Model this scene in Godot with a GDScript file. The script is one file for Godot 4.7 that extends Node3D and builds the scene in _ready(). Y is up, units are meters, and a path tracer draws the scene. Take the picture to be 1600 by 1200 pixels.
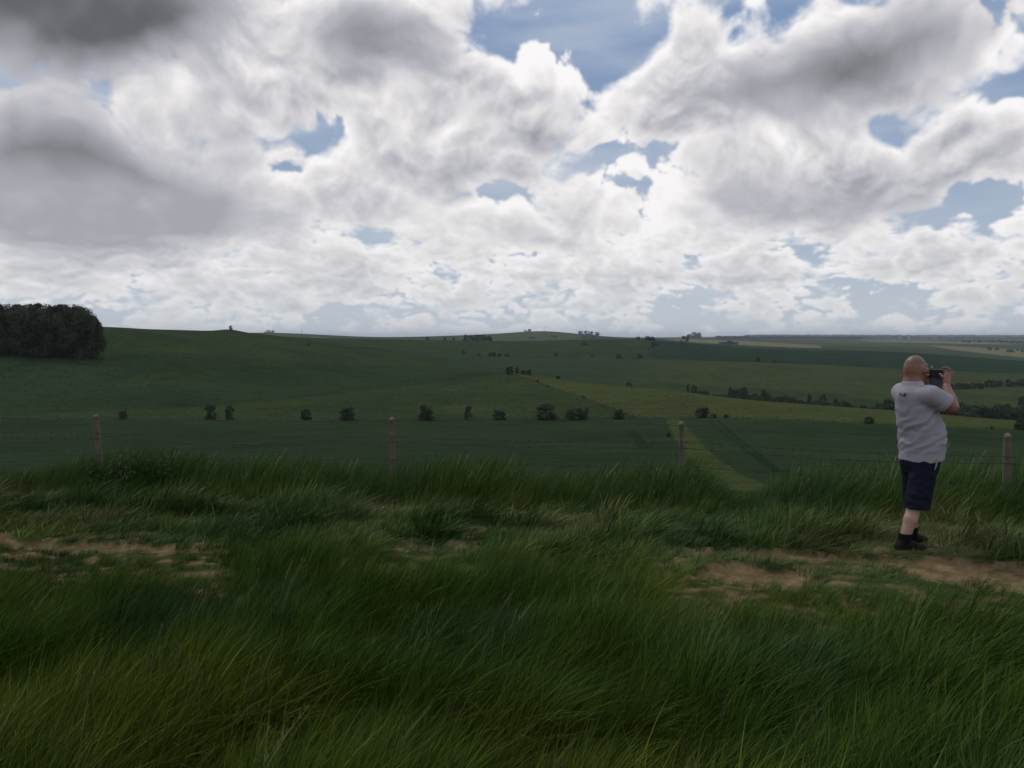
extends Node3D

const FOCAL := 1167.0          # the photograph's focal length in its own pixels
const EYE := 1.6
var pitch := atan(73.0 / 1167.0)
var rng := RandomNumberGenerator.new()

# ------------------------------------------------------------------ sky
var sky_blobs := []            # [azimuth, elevation, 1/rx, 1/ry, lean, coverage, gloom]
var n_mass: FastNoiseLite
var n_warp: FastNoiseLite
var n_puff: FastNoiseLite
var n_puff2: FastNoiseLite
var n_wisp: FastNoiseLite

func noise(seed_: int, type: int, freq: float, oct: int, gain := 0.5) -> FastNoiseLite:
	var n := FastNoiseLite.new()
	n.seed = seed_
	n.noise_type = type
	n.frequency = freq
	n.fractal_type = FastNoiseLite.FRACTAL_FBM if oct > 1 else FastNoiseLite.FRACTAL_NONE
	n.fractal_octaves = oct
	n.fractal_gain = gain
	return n

func look(px: float, py: float) -> Vector3:
	# direction in which the photograph shows that pixel
	var v := Vector3((px - 800.0) / FOCAL, -(py - 600.0) / FOCAL, -1.0)
	return v.rotated(Vector3.RIGHT, -pitch).normalized()

func blob(px: float, py: float, rx: float, ry: float, cover: float, gloom: float, lean := 0.0) -> void:
	var d := look(px, py)
	sky_blobs.append([atan2(d.x, -d.z), asin(d.y), FOCAL / rx, FOCAL / ry, lean, cover, gloom])

func smooth(a: float, b: float, x: float) -> float:
	var t := clampf((x - a) / (b - a), 0.0, 1.0)
	return t * t * (3.0 - 2.0 * t)

const GRID_AZ := 261
const GRID_EL := 121
var blob_cover := PackedFloat32Array()
var blob_gloom := PackedFloat32Array()

func bake_blobs() -> void:
	# the placed clouds summed once on a coarse grid of directions, 0.01 rad apart
	blob_cover.resize(GRID_AZ * GRID_EL)
	blob_gloom.resize(GRID_AZ * GRID_EL)
	for j in GRID_EL:
		var el := j * 0.01 - 0.2
		for i in GRID_AZ:
			var az := i * 0.01 - 1.3
			var c := 0.0
			var g := 0.0
			for o in sky_blobs:
				var dy: float = el - o[1]
				var ex: float = (az - o[0] + o[4] * dy) * o[2]
				var ey: float = dy * o[3]
				var e := ex * ex + ey * ey
				if e < 9.0:
					e = exp(-e)
					c += o[5] * e
					g += o[6] * e
			blob_cover[j * GRID_AZ + i] = c
			blob_gloom[j * GRID_AZ + i] = g

func from_grid(a: PackedFloat32Array, az: float, el: float) -> float:
	var x := clampf((az + 1.3) * 100.0, 0.0, GRID_AZ - 1.01)
	var y := clampf((el + 0.2) * 100.0, 0.0, GRID_EL - 1.01)
	var i := int(x)
	var j := int(y)
	x -= i
	y -= j
	var k := j * GRID_AZ + i
	return lerpf(lerpf(a[k], a[k + 1], x), lerpf(a[k + GRID_AZ], a[k + GRID_AZ + 1], x), y)

func sky_color(az: float, el: float) -> Color:
	if absf(az) > 2.7:       # the cloud field closes smoothly behind the camera
		var t := (absf(az) - 2.7) / (PI - 2.7) * 0.5
		return cloud_color(az, el).lerp(cloud_color(az - signf(az) * TAU, el), t)
	return cloud_color(az, el)

func cloud_form(qx: float, qy: float, az: float, el: float, drift: float, inside: float) -> Vector4:
	# cover, relief of the lit heaps, gloom of the bellies, width of the edge
	var w1 := n_warp.get_noise_2d(qx, qy)
	var w2 := n_warp.get_noise_2d(qx + 31.7, qy + 11.3)
	var wx := qx + w1 * 0.34
	var wy := qy + w2 * 0.34
	var vx := qx + w1 * 0.12
	var vy := qy + w2 * 0.12
	var c0 := from_grid(blob_cover, az + w1 * drift, el + w2 * drift) * inside
	var c1 := from_grid(blob_cover, az + w1 * drift - drift * 0.4, el + w2 * drift + drift * 0.9) * inside
	var gloom := from_grid(blob_gloom, az + w1 * drift, el + w2 * drift) * inside
	var m0 := n_mass.get_noise_2d(wx, wy)
	var m1 := n_mass.get_noise_2d(wx - 0.12, wy + 0.4)
	var h0 := -n_puff.get_noise_2d(wx, wy)
	var h1 := -n_puff.get_noise_2d(wx - 0.07, wy + 0.22)
	var f0 := n_puff2.get_noise_2d(vx, vy)
	var f1 := n_puff2.get_noise_2d(vx - 0.03, vy + 0.09)
	gloom += (1.0 - inside) * maxf(0.0, m0 * 1.4 - 0.1)
	gloom += (m0 * 0.45 - h0 * 0.15) * minf(maxf(gloom, 0.0) * 2.0, 1.0)
	var soft := 1.0 - 0.7 * smooth(0.3, 0.9, gloom)
	var cover := c0 + 0.37 + m0 * 0.60 + h0 * 0.44 + f0 * 0.22
	var relief := (c0 - c1) * 0.22 + (m0 - m1) * 0.44 + clampf((h0 - h1) * 0.27 + (f0 - f1) * 0.10, -0.22, 0.28) * soft
	return Vector4(cover, relief, gloom, lerpf(0.12, 0.50, smooth(-0.2, 0.4, w2)))

func cloud_color(az: float, el: float) -> Color:
	el = maxf(el, 0.0)
	var yc := sin(el)
	# clear air
	var k := pow(1.0 - yc, 3.6)
	var r := lerpf(0.12, 0.52, k)
	var g := lerpf(0.225, 0.595, k)
	var b := lerpf(0.44, 0.67, k)
	var inside := 1.0 - smooth(0.75, 1.1, absf(az))     # beyond the placed clouds the same field runs on by chance alone
	if el > 0.45:
		inside *= 1.0 - smooth(0.45, 0.65, el)
	# heaped cloud overhead, small flat heaps in the distance
	var far := smooth(0.20, 0.06, el)
	var a := Vector4.ZERO
	if far < 1.0:
		a = cloud_form(az * 11.7, el * 13.5, az, el, 0.028, inside)
	if far > 0.0:
		var a2 := cloud_form(az * 26.0 + 40.0, el * 62.0, az, el, 0.014, inside)
		a2.x -= 0.05
		a2.y *= 0.65
		a = a * (1.0 - far) + a2 * far
	var cover := a.x
	var gloom := a.z
	var alpha := smooth(0.0, a.w, cover)
	var thick := smooth(0.12, 0.85, cover)
	# cloud is brighter round the hidden sun, ahead and to the left
	var glow := exp(-(az + 0.42) * (az + 0.42) * 2.2 - (el - 0.5) * (el - 0.5) * 5.0)
	var light := lerpf(0.95, 0.57 + 0.13 * glow, thick) + a.y
	var belly := lerpf(0.42, 0.16, smooth(0.6, 1.45, gloom)) + a.y * 0.25
	light = lerpf(light, belly, smooth(0.05, 0.95, gloom))
	light = clampf(light, lerpf(0.38, 0.13, smooth(0.15, 0.24, el)) + a.y * 0.6 * (1.0 - smooth(0.15, 0.24, el)), 0.97)
	var warm := smooth(0.4, 0.85, light)
	var cr := light * lerpf(0.955, 1.0, warm)
	var cg := light * lerpf(0.965, 0.975, warm)
	var cb := light * lerpf(1.06, 0.98, warm)
	# thin high veil
	var veil := smooth(-0.3, 0.6, n_wisp.get_noise_2d(az * 2.0, el * 9.0)) * 0.45
	r = lerpf(r, 0.62, veil)
	g = lerpf(g, 0.67, veil)
	b = lerpf(b, 0.74, veil)
	r = lerpf(r, cr, alpha)
	g = lerpf(g, cg, alpha)
	b = lerpf(b, cb, alpha)
	# air light towards the horizon
	var haze := exp(-el * 17.0) * 0.8
	r = lerpf(r, 0.55, haze)
	g = lerpf(g, 0.59, haze)
	b = lerpf(b, 0.62, haze)
	return Color(r, g, b)

func sky_block(w: int, h: int, c0: int, c1: int, r0: int, r1: int) -> Image:
	# columns count from straight behind the camera, through ahead of it at w / 2
	var n := c1 - c0
	var rows := []
	rows.resize(r1 - r0)
	var job := func(row: int) -> void:
		var el := (0.5 - (r0 + row + 0.5) / h) * PI
		var data := PackedFloat32Array()
		data.resize(n * 3)
		for c in n:
			var col := sky_color(((c0 + c + 0.5) / w - 0.5) * TAU, el)
			data[c * 3] = col.r
			data[c * 3 + 1] = col.g
			data[c * 3 + 2] = col.b
		rows[row] = data
	var task := WorkerThreadPool.add_group_task(job, r1 - r0)
	WorkerThreadPool.wait_for_group_task_completion(task)
	var bytes := PackedByteArray()
	for row in rows:
		bytes.append_array(row.to_byte_array())
	return Image.create_from_data(n, r1 - r0, false, Image.FORMAT_RGBF, bytes)

func make_sky() -> Sky:
	n_mass = noise(11, FastNoiseLite.TYPE_SIMPLEX_SMOOTH, 0.26, 4, 0.5)
	n_warp = noise(23, FastNoiseLite.TYPE_SIMPLEX_SMOOTH, 0.42, 3, 0.45)
	n_puff = noise(5, FastNoiseLite.TYPE_SIMPLEX_SMOOTH, 0.62, 5, 0.5)
	n_puff.fractal_type = FastNoiseLite.FRACTAL_RIDGED
	n_puff2 = noise(6, FastNoiseLite.TYPE_SIMPLEX_SMOOTH, 2.2, 5, 0.58)
	n_wisp = noise(7, FastNoiseLite.TYPE_SIMPLEX_SMOOTH, 0.9, 5, 0.55)
	place_clouds()
	bake_blobs()
	var w := 4096
	var h := 2048
	# the whole dome coarsely, then the part that fills the picture at full resolution
	var dome := sky_block(640, 320, 0, 640, 0, 164)
	dome.resize(w, 164 * w / 640, Image.INTERPOLATE_BILINEAR)
	var front := sky_block(w, h, 1560, 2536, 690, 1030)
	dome.blit_rect(front, Rect2i(0, 0, 976, 340), Vector2i(1560, 690))
	# a panorama starts straight ahead
	var img := Image.create(w, h, false, Image.FORMAT_RGBF)
	img.fill(Color(0.25, 0.27, 0.27))
	img.blit_rect(dome, Rect2i(w / 2, 0, w / 2, 1036), Vector2i.ZERO)
	img.blit_rect(dome, Rect2i(0, 0, w / 2, 1036), Vector2i(w / 2, 0))
	var m := PanoramaSkyMaterial.new()
	m.panorama = ImageTexture.create_from_image(img)
	var s := Sky.new()
	s.sky_material = m
	return s

func place_clouds() -> void:
	# openings to the blue
	blob(930, 70, 105, 55, -0.95, 0.0, -0.2)
	blob(770, 55, 45, 40, -0.6, 0.0)
	blob(470, 200, 70, 26, -0.75, 0.0)
	blob(440, 262, 26, 16, -0.6, 0.0)
	blob(955, 240, 34, 16, -0.5, 0.0, -0.5)
	blob(1035, 235, 40, 24, -0.5, 0.0, 0.8)
	blob(985, 300, 46, 15, -0.45, 0.0)
	blob(900, 245, 30, 14, -0.35, 0.0)
	blob(1495, 40, 110, 30, -0.6, 0.0, -0.3)
	blob(1400, 185, 55, 35, -0.85, 0.0, 0.8)
	blob(1570, 130, 70, 30, -0.75, 0.0)
	blob(1530, 315, 90, 32, -0.7, 0.0)
	blob(800, 300, 40, 14, -0.5, 0.0)
	blob(560, 370, 90, 16, -0.4, 0.0)
	blob(1200, 210, 60, 16, -0.4, 0.0)
	blob(1200, 400, 140, 14, -0.35, 0.0)
	blob(1480, 455, 160, 14, -0.22, 0.0)
	blob(1150, 505, 160, 9, -0.2, 0.0)
	blob(820, 500, 900, 12, -0.2, 0.0)
	blob(1040, 355, 40, 18, -0.4, 0.0)
	# dark bellies
	blob(140, -5, 180, 62, 0.6, 1.7)
	blob(40, 180, 150, 110, 0.5, 0.7)
	blob(190, 255, 130, 50, 0.4, 0.5)
	blob(240, 325, 190, 50, 0.6, 1.0)
	blob(60, 330, 110, 70, 0.5, 0.6)
	blob(320, 180, 80, 55, 0.3, 0.5)
	blob(590, 75, 110, 50, 0.5, 0.72)
	blob(1235, 130, 150, 50, 0.8, 0.85)
	blob(1400, 55, 140, 60, 0.7, 0.6, -0.6)
	blob(1340, 305, 120, 42, 0.6, 0.6)
	blob(1140, 285, 60, 35, 0.5, 0.45)
	blob(800, 370, 60, 20, 0.3, 0.55)
	blob(690, 300, 60, 45, 0.3, 0.25)
	blob(850, 235, 70, 45, 0.4, 0.3)
	blob(320, 480, 90, 16, 0.2, 0.35)
	# bright heaps
	blob(400, 120, 90, 70, 0.5, -0.3)
	blob(800, 130, 130, 60, 0.45, 0.0)
	blob(1080, 90, 70, 100, 0.6, 0.0)
	blob(560, 260, 150, 80, 0.5, 0.0)
	blob(500, 420, 420, 60, 0.35, -0.1)
	blob(1310, 230, 80, 40, 0.5, 0.0)
	blob(1500, 230, 110, 60, 0.6, 0.0, -0.5)
	blob(900, 340, 110, 50, 0.4, 0.0)
	blob(1120, 420, 110, 25, 0.3, 0.0)
	blob(960, 425, 80, 28, 0.35, 0.1)
	blob(1540, 385, 90, 26, 0.45, 0.0, -0.3)
	blob(1350, 405, 80, 20, 0.4, 0.0)

# ------------------------------------------------------------------ helpers
var taken := {}

func numbered(called: String) -> String:
	if not taken.has(called):
		taken[called] = 0
		return called
	taken[called] += 1
	return "%s_%03d" % [called, taken[called]]

func tag(o: Node, label: String, category: String, group := "") -> void:
	o.set_meta("label", label)
	o.set_meta("category", category)
	if group != "":
		o.set_meta("group", group)

func structure(o: Node, called: String) -> void:
	o.name = numbered(called)
	o.set_meta("kind", "structure")
	add_child(o)

func thing(called: String, at: Vector3, label: String, category: String, group := "") -> Node3D:
	var o := Node3D.new()
	o.name = numbered(called)
	add_child(o)
	o.position = at
	tag(o, label, category, group)
	return o

func part(called: String, mesh: Mesh, m: Material, parent: Node) -> MeshInstance3D:
	var o := MeshInstance3D.new()
	o.name = called
	o.mesh = mesh
	o.material_override = m
	parent.add_child(o, true)
	return o

func array_mesh(v: PackedVector3Array, idx: PackedInt32Array, normals := PackedVector3Array(), colors := PackedColorArray()) -> ArrayMesh:
	var a := []
	a.resize(Mesh.ARRAY_MAX)
	a[Mesh.ARRAY_VERTEX] = v
	a[Mesh.ARRAY_INDEX] = idx
	if normals.is_empty():
		normals = smooth_normals(v, idx)
	a[Mesh.ARRAY_NORMAL] = normals
	if not colors.is_empty():
		a[Mesh.ARRAY_COLOR] = colors
	var m := ArrayMesh.new()
	m.add_surface_from_arrays(Mesh.PRIMITIVE_TRIANGLES, a)
	return m

func smooth_normals(v: PackedVector3Array, idx: PackedInt32Array) -> PackedVector3Array:
	var n := PackedVector3Array()
	n.resize(v.size())
	for t in range(0, idx.size(), 3):
		var a := idx[t]
		var b := idx[t + 1]
		var c := idx[t + 2]
		var f := (v[c] - v[a]).cross(v[b] - v[a])
		n[a] += f
		n[b] += f
		n[c] += f
	for i in n.size():
		n[i] = n[i].normalized()
	return n

func lin(r: float, g: float, b: float) -> Color:
	return Color(r, g, b).linear_to_srgb()

func plain(c: Color, rough := 0.8) -> StandardMaterial3D:
	var m := StandardMaterial3D.new()
	m.albedo_color = c
	m.roughness = rough
	return m

func grain(seed_: int, freq: float, oct: int, lo: float, hi: float, size := 512) -> ImageTexture:
	# grey grain between lo and hi
	var n := noise(seed_, FastNoiseLite.TYPE_SIMPLEX_SMOOTH, freq, oct, 0.6)
	var img := n.get_seamless_image(size, size)
	img.convert(Image.FORMAT_RGB8)
	var d := img.get_data()
	for i in d.size():
		d[i] = int(clampf(lerpf(lo, hi, d[i] / 255.0), 0.0, 1.0) * 255.0)
	return ImageTexture.create_from_image(Image.create_from_data(size, size, false, Image.FORMAT_RGB8, d))

func tinted(tex: Texture2D, metres: float, rough := 0.9) -> StandardMaterial3D:
	var m := StandardMaterial3D.new()
	m.vertex_color_use_as_albedo = true
	m.albedo_texture = tex
	m.uv1_triplanar = true
	m.uv1_world_triplanar = true
	m.uv1_scale = Vector3.ONE / metres
	m.roughness = rough
	m.metallic_specular = 0.0
	return m

func tube(st: Array, path: PackedVector3Array, radii: PackedFloat32Array, sides := 8, cap := true) -> void:
	# adds a tapered tube to st = [vertices, indices]
	var v: PackedVector3Array = st[0]
	var idx: PackedInt32Array = st[1]
	var base := v.size()
	var n := path.size()
	var ref := Vector3.RIGHT
	for i in n:
		var dir := (path[mini(i + 1, n - 1)] - path[maxi(i - 1, 0)]).normalized()
		if absf(dir.dot(ref)) > 0.95:
			ref = Vector3.FORWARD
		var x := dir.cross(ref).normalized()
		var y := dir.cross(x).normalized()
		for k in sides:
			var a := TAU * k / sides
			v.append(path[i] + (x * cos(a) + y * sin(a)) * radii[i])
	for i in n - 1:
		for k in sides:
			var a := base + i * sides + k
			var b := base + i * sides + (k + 1) % sides
			idx.append_array([a, b, a + sides, b, b + sides, a + sides])
	if cap:
		for e in 2:
			var c := v.size()
			var ring := base + (n - 1) * sides * e
			v.append(path[(n - 1) * e])
			for k in sides:
				var a := ring + k
				var b := ring + (k + 1) % sides
				if e == 0:
					idx.append_array([c, b, a])
				else:
					idx.append_array([c, a, b])
	st[0] = v
	st[1] = idx

func tube_mesh(path: PackedVector3Array, radii: PackedFloat32Array, sides := 8) -> ArrayMesh:
	var st := [PackedVector3Array(), PackedInt32Array()]
	tube(st, path, radii, sides)
	return array_mesh(st[0], st[1])

# ------------------------------------------------------------------ lie of the land
# For lines of sight 200 photograph pixels apart: distance and the row at which the land lies there (527 is eye level).
const FIRST_COLUMN := -400
const ROWS := 64
const NEAREST := 14.0
const FARTHEST := 26000.0
var land := []                 # one PackedFloat32Array of ROWS rows for each line of sight
var verge := PackedVector2Array([Vector2(-3, 0.05), Vector2(0, 0), Vector2(3, -0.13), Vector2(7, -0.35), Vector2(8.5, -0.45), Vector2(10, -0.72), Vector2(12, -1.0), Vector2(14, -1.33), Vector2(20, -2.6), Vector2(30, -4.6), Vector2(45, -7)])
var n_bump: FastNoiseLite

func pchip_slopes(p: PackedVector2Array) -> PackedFloat32Array:
	var n := p.size()
	var m := PackedFloat32Array()
	m.resize(n)
	for i in n:
		if i == 0 or i == n - 1:
			var j := 0 if i == 0 else n - 2
			m[i] = (p[j + 1].y - p[j].y) / (p[j + 1].x - p[j].x)
			continue
		var h0 := p[i].x - p[i - 1].x
		var h1 := p[i + 1].x - p[i].x
		var d0 := (p[i].y - p[i - 1].y) / h0
		var d1 := (p[i + 1].y - p[i].y) / h1
		if d0 * d1 > 0.0:
			var w1 := 2.0 * h1 + h0
			var w2 := h1 + 2.0 * h0
			m[i] = (w1 + w2) / (w1 / d0 + w2 / d1)
	return m

func pchip(p: PackedVector2Array, m: PackedFloat32Array, x: float) -> float:
	var k := 0
	while k < p.size() - 2 and x > p[k + 1].x:
		k += 1
	var h := p[k + 1].x - p[k].x
	var t := (x - p[k].x) / h
	var t2 := t * t
	var t3 := t2 * t
	return (2 * t3 - 3 * t2 + 1) * p[k].y + (t3 - 2 * t2 + t) * h * m[k] + (3 * t2 - 2 * t3) * p[k + 1].y + (t3 - t2) * h * m[k + 1]

func survey(flat: Array) -> void:
	var p := PackedVector2Array()
	for i in range(0, flat.size(), 2):
		p.append(Vector2(log(flat[i]), flat[i + 1]))
	var m := pchip_slopes(p)
	var col := PackedFloat32Array()
	col.resize(ROWS)
	for j in ROWS:
		col[j] = pchip(p, m, lerpf(log(NEAREST), log(FARTHEST), float(j) / (ROWS - 1)))
	land.append(col)

func cubic(a: float, b: float, c: float, d: float, t: float) -> float:
	return b + 0.5 * t * (c - a + t * (2.0 * a - 5.0 * b + 4.0 * c - d + t * (3.0 * (b - c) + d - a)))

func sight_column(u: float) -> PackedFloat32Array:
	# the land's rows along one line of sight
	var c := clampf((u * FOCAL + 800.0 - FIRST_COLUMN) / 200.0, 0.0, land.size() - 1.001)
	var i := int(c)
	var t := c - i
	var a: PackedFloat32Array = land[maxi(i - 1, 0)]
	var b: PackedFloat32Array = land[i]
	var d: PackedFloat32Array = land[i + 1]
	var e: PackedFloat32Array = land[mini(i + 2, land.size() - 1)]
	var out := PackedFloat32Array()
	out.resize(ROWS)
	for j in ROWS:
		out[j] = cubic(a[j], b[j], d[j], e[j], t)
	return out

var verge_slopes: PackedFloat32Array

func verge_height(x: float, d: float) -> float:
	return pchip(verge, verge_slopes, clampf(d + 0.15 * x, -3.0, 45.0))

func column_height(col: PackedFloat32Array, x: float, d: float) -> float:
	if d < NEAREST:
		return verge_height(x, d)
	var r := clampf((log(d) - log(NEAREST)) / (log(FARTHEST) - log(NEAREST)) * (ROWS - 1), 0.0, ROWS - 1.001)
	var j := int(r)
	var row := cubic(col[maxi(j - 1, 0)], col[j], col[j + 1], col[mini(j + 2, ROWS - 1)], r - j)
	var y := EYE - (row - 527.0) / FOCAL * d
	if d < 28.0:
		y = lerpf(verge_height(x, d), y, smooth(14.0, 28.0, d))
	return y

func height(x: float, d: float) -> float:
	return column_height(sight_column(x / maxf(d, 0.01)), x, d)

func survey_land() -> void:
	verge_slopes = pchip_slopes(verge)
	n_bump = noise(3, FastNoiseLite.TYPE_SIMPLEX_SMOOTH, 1.1, 3)
	survey([14, 772, 30, 766, 60, 740, 120, 692, 205, 655, 260, 616, 320, 554, 400, 526, 500, 508, 650, 510, 850, 515, 1200, 521, 1700, 524, 2500, 526, 3500, 527, 5000, 527, 8000, 526, 14000, 525.3, 26000, 525.1])
	survey([14, 772, 30, 766, 60, 740, 120, 692, 205, 655, 260, 618, 320, 556, 400, 528, 500, 510, 650, 512, 850, 517, 1200, 523, 1700, 526, 2500, 528, 3500, 529, 5000, 529, 8000, 528, 14000, 527.3, 26000, 527.1])
	survey([14, 772, 30, 766, 60, 740, 120, 692, 205, 655, 260, 618, 320, 556, 400, 528, 500, 510, 650, 512, 850, 517, 1200, 523, 1700, 526, 2500, 528, 3500, 529, 5000, 529, 8000, 528, 14000, 527.3, 26000, 527.1])
	survey([14, 772, 30, 766, 60, 740, 120, 692, 205, 655, 260, 622, 320, 575, 400, 535, 480, 512.5, 650, 514, 850, 518, 1200, 524, 1700, 527, 2500, 528, 3500, 529, 5000, 529, 8000, 528, 14000, 527.3, 26000, 527.1])
	survey([14, 772, 30, 766, 60, 740, 120, 693, 208, 656, 260, 630, 320, 600, 400, 562, 500, 537, 620, 521.5, 850, 522, 1200, 526, 1700, 530, 2500, 526, 3500, 519.8, 5000, 527, 8000, 528, 14000, 527.3, 26000, 527.1])
	survey([14, 772, 30, 766, 60, 740, 120, 694, 210, 656, 260, 635, 320, 612, 400, 589, 500, 568, 650, 548.5, 800, 547, 1000, 537, 1200, 530, 1700, 532, 2500, 531, 3500, 526.6, 5000, 528, 8000, 528, 14000, 527.3, 26000, 527.1])
	survey([14, 772, 30, 766, 60, 740, 120, 693, 212, 655, 260, 633, 320, 606, 390, 583, 440, 581.5, 560, 586, 700, 572, 850, 559, 1000, 545, 1250, 532.5, 1700, 536, 2500, 534, 3500, 522.5, 5000, 527, 8000, 528, 14000, 527.3, 26000, 527.1])
	survey([14, 772, 30, 766, 60, 742, 120, 690, 212, 652, 250, 630, 300, 607, 340, 605.5, 420, 614, 520, 606, 650, 588, 850, 563, 1000, 548, 1250, 530.5, 1700, 534, 2500, 533, 3500, 528, 5000, 527.5, 8000, 528, 14000, 527.3, 26000, 527.1])
	survey([14, 772, 30, 766, 60, 744, 120, 688, 195, 653, 230, 638, 275, 627.5, 310, 628.5, 400, 638, 480, 624, 620, 598, 850, 566, 1000, 553, 1200, 546, 1500, 548, 1900, 545, 2500, 539.5, 3500, 533, 5000, 529.5, 8000, 527.2, 14000, 525.5, 26000, 525.5])
	survey([14, 772, 30, 766, 60, 748, 120, 697, 185, 662, 220, 648, 255, 641.5, 290, 643, 380, 650, 470, 632, 620, 602, 850, 573, 1000, 561, 1200, 550, 1500, 553, 1900, 549, 2500, 542, 3500, 536, 5000, 530.5, 8000, 528.2, 14000, 525.5, 26000, 525.5])
	survey([14, 772, 30, 766, 60, 752, 120, 707, 180, 671, 210, 660, 235, 657, 270, 660, 350, 666, 450, 646, 620, 610, 850, 583, 1000, 571, 1200, 563.5, 1500, 567, 1900, 561, 2500, 549, 3500, 538, 5000, 531.5, 8000, 528.5, 14000, 525.5, 26000, 525.5])
	survey([14, 772, 30, 766, 60, 752, 120, 707, 180, 676, 210, 665, 235, 662, 270, 665, 350, 671, 450, 651, 620, 615, 850, 588, 1000, 576, 1200, 568.5, 1500, 567, 1900, 561, 2500, 549, 3500, 538, 5000, 531.5, 8000, 528.5, 14000, 525.5, 26000, 525.5])
	survey([14, 772, 30, 766, 60, 752, 120, 707, 180, 676, 210, 665, 235, 662, 270, 665, 350, 671, 450, 651, 620, 615, 850, 588, 1000, 576, 1200, 568.5, 1500, 567, 1900, 561, 2500, 549, 3500, 538, 5000, 531.5, 8000, 528.5, 14000, 525.5, 26000, 525.5])

# ------------------------------------------------------------------ fields
var n_far: FastNoiseLite
var n_patch: FastNoiseLite
var n_fine: FastNoiseLite

func pts(flat: Array) -> PackedVector2Array:
	var p := PackedVector2Array()
	for i in range(0, flat.size(), 2):
		p.append(Vector2(flat[i], flat[i + 1]))
	return p

enum { VERGE, LEFT_CROP, RIGHT_CROP, STRIP, PASTURE, YELLOW, HILL_DARK, VALLEY_DARK, OLIVE, RIDGE_CROP, DOWN, FAR }
const FIELD_NAMES := ["ground", "crop_field", "crop_field", "farm_track", "pasture", "hay_field", "hill_field", "valley_field", "olive_pasture", "ridge_field", "downland", "far_countryside"]
var field_colors := [Color(0.046, 0.060, 0.024), Color(0.029, 0.048, 0.026), Color(0.030, 0.050, 0.027), Color(0.056, 0.074, 0.031), Color(0.040, 0.060, 0.029), Color(0.060, 0.076, 0.032), Color(0.031, 0.053, 0.027), Color(0.036, 0.058, 0.032), Color(0.050, 0.068, 0.031), Color(0.023, 0.043, 0.026), Color(0.037, 0.057, 0.027), Color(0.040, 0.060, 0.029)]
var field_shapes := []         # [id, outline, bounds]

func field_shape(id: int, outline: PackedVector2Array) -> void:
	var r := Rect2(outline[0], Vector2.ZERO)
	for p in outline:
		r = r.expand(p)
	field_shapes.append([id, outline, r])

func field_at(x: float, d: float) -> int:
	if d < 20.0:
		return VERGE
	if d < 1450.0:
		var p := Vector2(x, d)
		for f in field_shapes:
			var r: Rect2 = f[2]
			if r.has_point(p) and Geometry2D.is_point_in_polygon(p, f[1]):
				return f[0]
		return DOWN
	return FAR

func line_distance(p: Vector2, line: PackedVector2Array) -> float:
	var best := 1.0e9
	for i in line.size() - 1:
		best = minf(best, Geometry2D.get_closest_point_to_segment(p, line[i], line[i + 1]).distance_squared_to(p))
	return sqrt(best)

func dirt_at(x: float, q: float) -> float:
	# bare chalky soil of the rut, in patches; q runs across the track
	var m := 0.0
	for e in dirt_patches:
		var dx: float = (x - e[0]) / e[2]
		var dq: float = (q - e[1]) / e[3]
		m = maxf(m, 1.25 - dx * dx - dq * dq)
	return m

var dirt_patches := [[-3.75, 6.12, 0.95, 0.25], [-5.6, 6.2, 0.7, 0.2], [-0.7, 6.6, 0.22, 0.09], [2.45, 6.93, 1.05, 0.22], [3.4, 6.90, 0.9, 0.20], [1.98, 6.2, 0.50, 0.36], [3.95, 6.5, 0.8, 0.45], [5.4, 6.7, 0.9, 0.35], [7.4, 6.8, 0.9, 0.3], [-7.5, 6.2, 0.8, 0.25]]

func land_color(id: int, x: float, d: float) -> Color:
	var c: Color = field_colors[id]
	if id == VERGE:
		var q := d + 0.15 * x
		var m := smooth(-0.05, 0.2, dirt_at(x, q) + n_bump.get_noise_2d(x * 2.0, d * 4.0) * 0.6)
		var soil := Color(0.120, 0.088, 0.048).lerp(Color(0.215, 0.165, 0.098), smooth(-0.5, 0.6, n_fine.get_noise_2d(x * 30.0, d * 30.0)))
		var rut := smooth(0.5, 0.1, absf(q - 8.55)) * 0.6
		c = c.lerp(Color(0.085, 0.070, 0.042), rut)
		return c.lerp(soil, m)
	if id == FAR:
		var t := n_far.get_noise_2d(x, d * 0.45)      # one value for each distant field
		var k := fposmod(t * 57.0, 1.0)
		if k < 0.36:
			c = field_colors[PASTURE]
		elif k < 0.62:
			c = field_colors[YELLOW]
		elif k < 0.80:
			c = Color(0.150, 0.148, 0.075)       # straw tone, lightened to stand in for sunlight on distant fields
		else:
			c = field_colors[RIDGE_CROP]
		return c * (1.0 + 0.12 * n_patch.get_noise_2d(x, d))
	if id == VALLEY_DARK or id == OLIVE:      # the sward changes gradually from one to the other
		c = field_colors[VALLEY_DARK].lerp(field_colors[OLIVE], smooth(0.10, 0.26, x / d + 0.06 * n_patch.get_noise_2d(x * 0.7, d * 0.7)))
	var v := n_patch.get_noise_2d(x, d) * 0.20 + n_fine.get_noise_2d(x * 0.35, d * 1.3) * 0.26
	if id == PASTURE or id == DOWN or id == OLIVE or id == HILL_DARK:
		v += n_patch.get_noise_2d(x * 4.0 + 77.0, d * 1.3) * 0.10
		c = c.lerp(Color(c.r * 1.35, c.g * 1.12, c.b * 0.8), smooth(0.1, 0.6, n_patch.get_noise_2d(x * 1.7, d * 1.7 + 500.0)) * 0.6)
	if id == RIGHT_CROP or id == LEFT_CROP:
		var p := Vector2(x, d)
		for t in (tram_right if id == RIGHT_CROP else tram_left):
			if line_distance(p, t) < 0.3:
				c = Color(0.020, 0.036, 0.020)
	return c * (1.0 + v)

var tram_right := []
var tram_left := []

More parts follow.
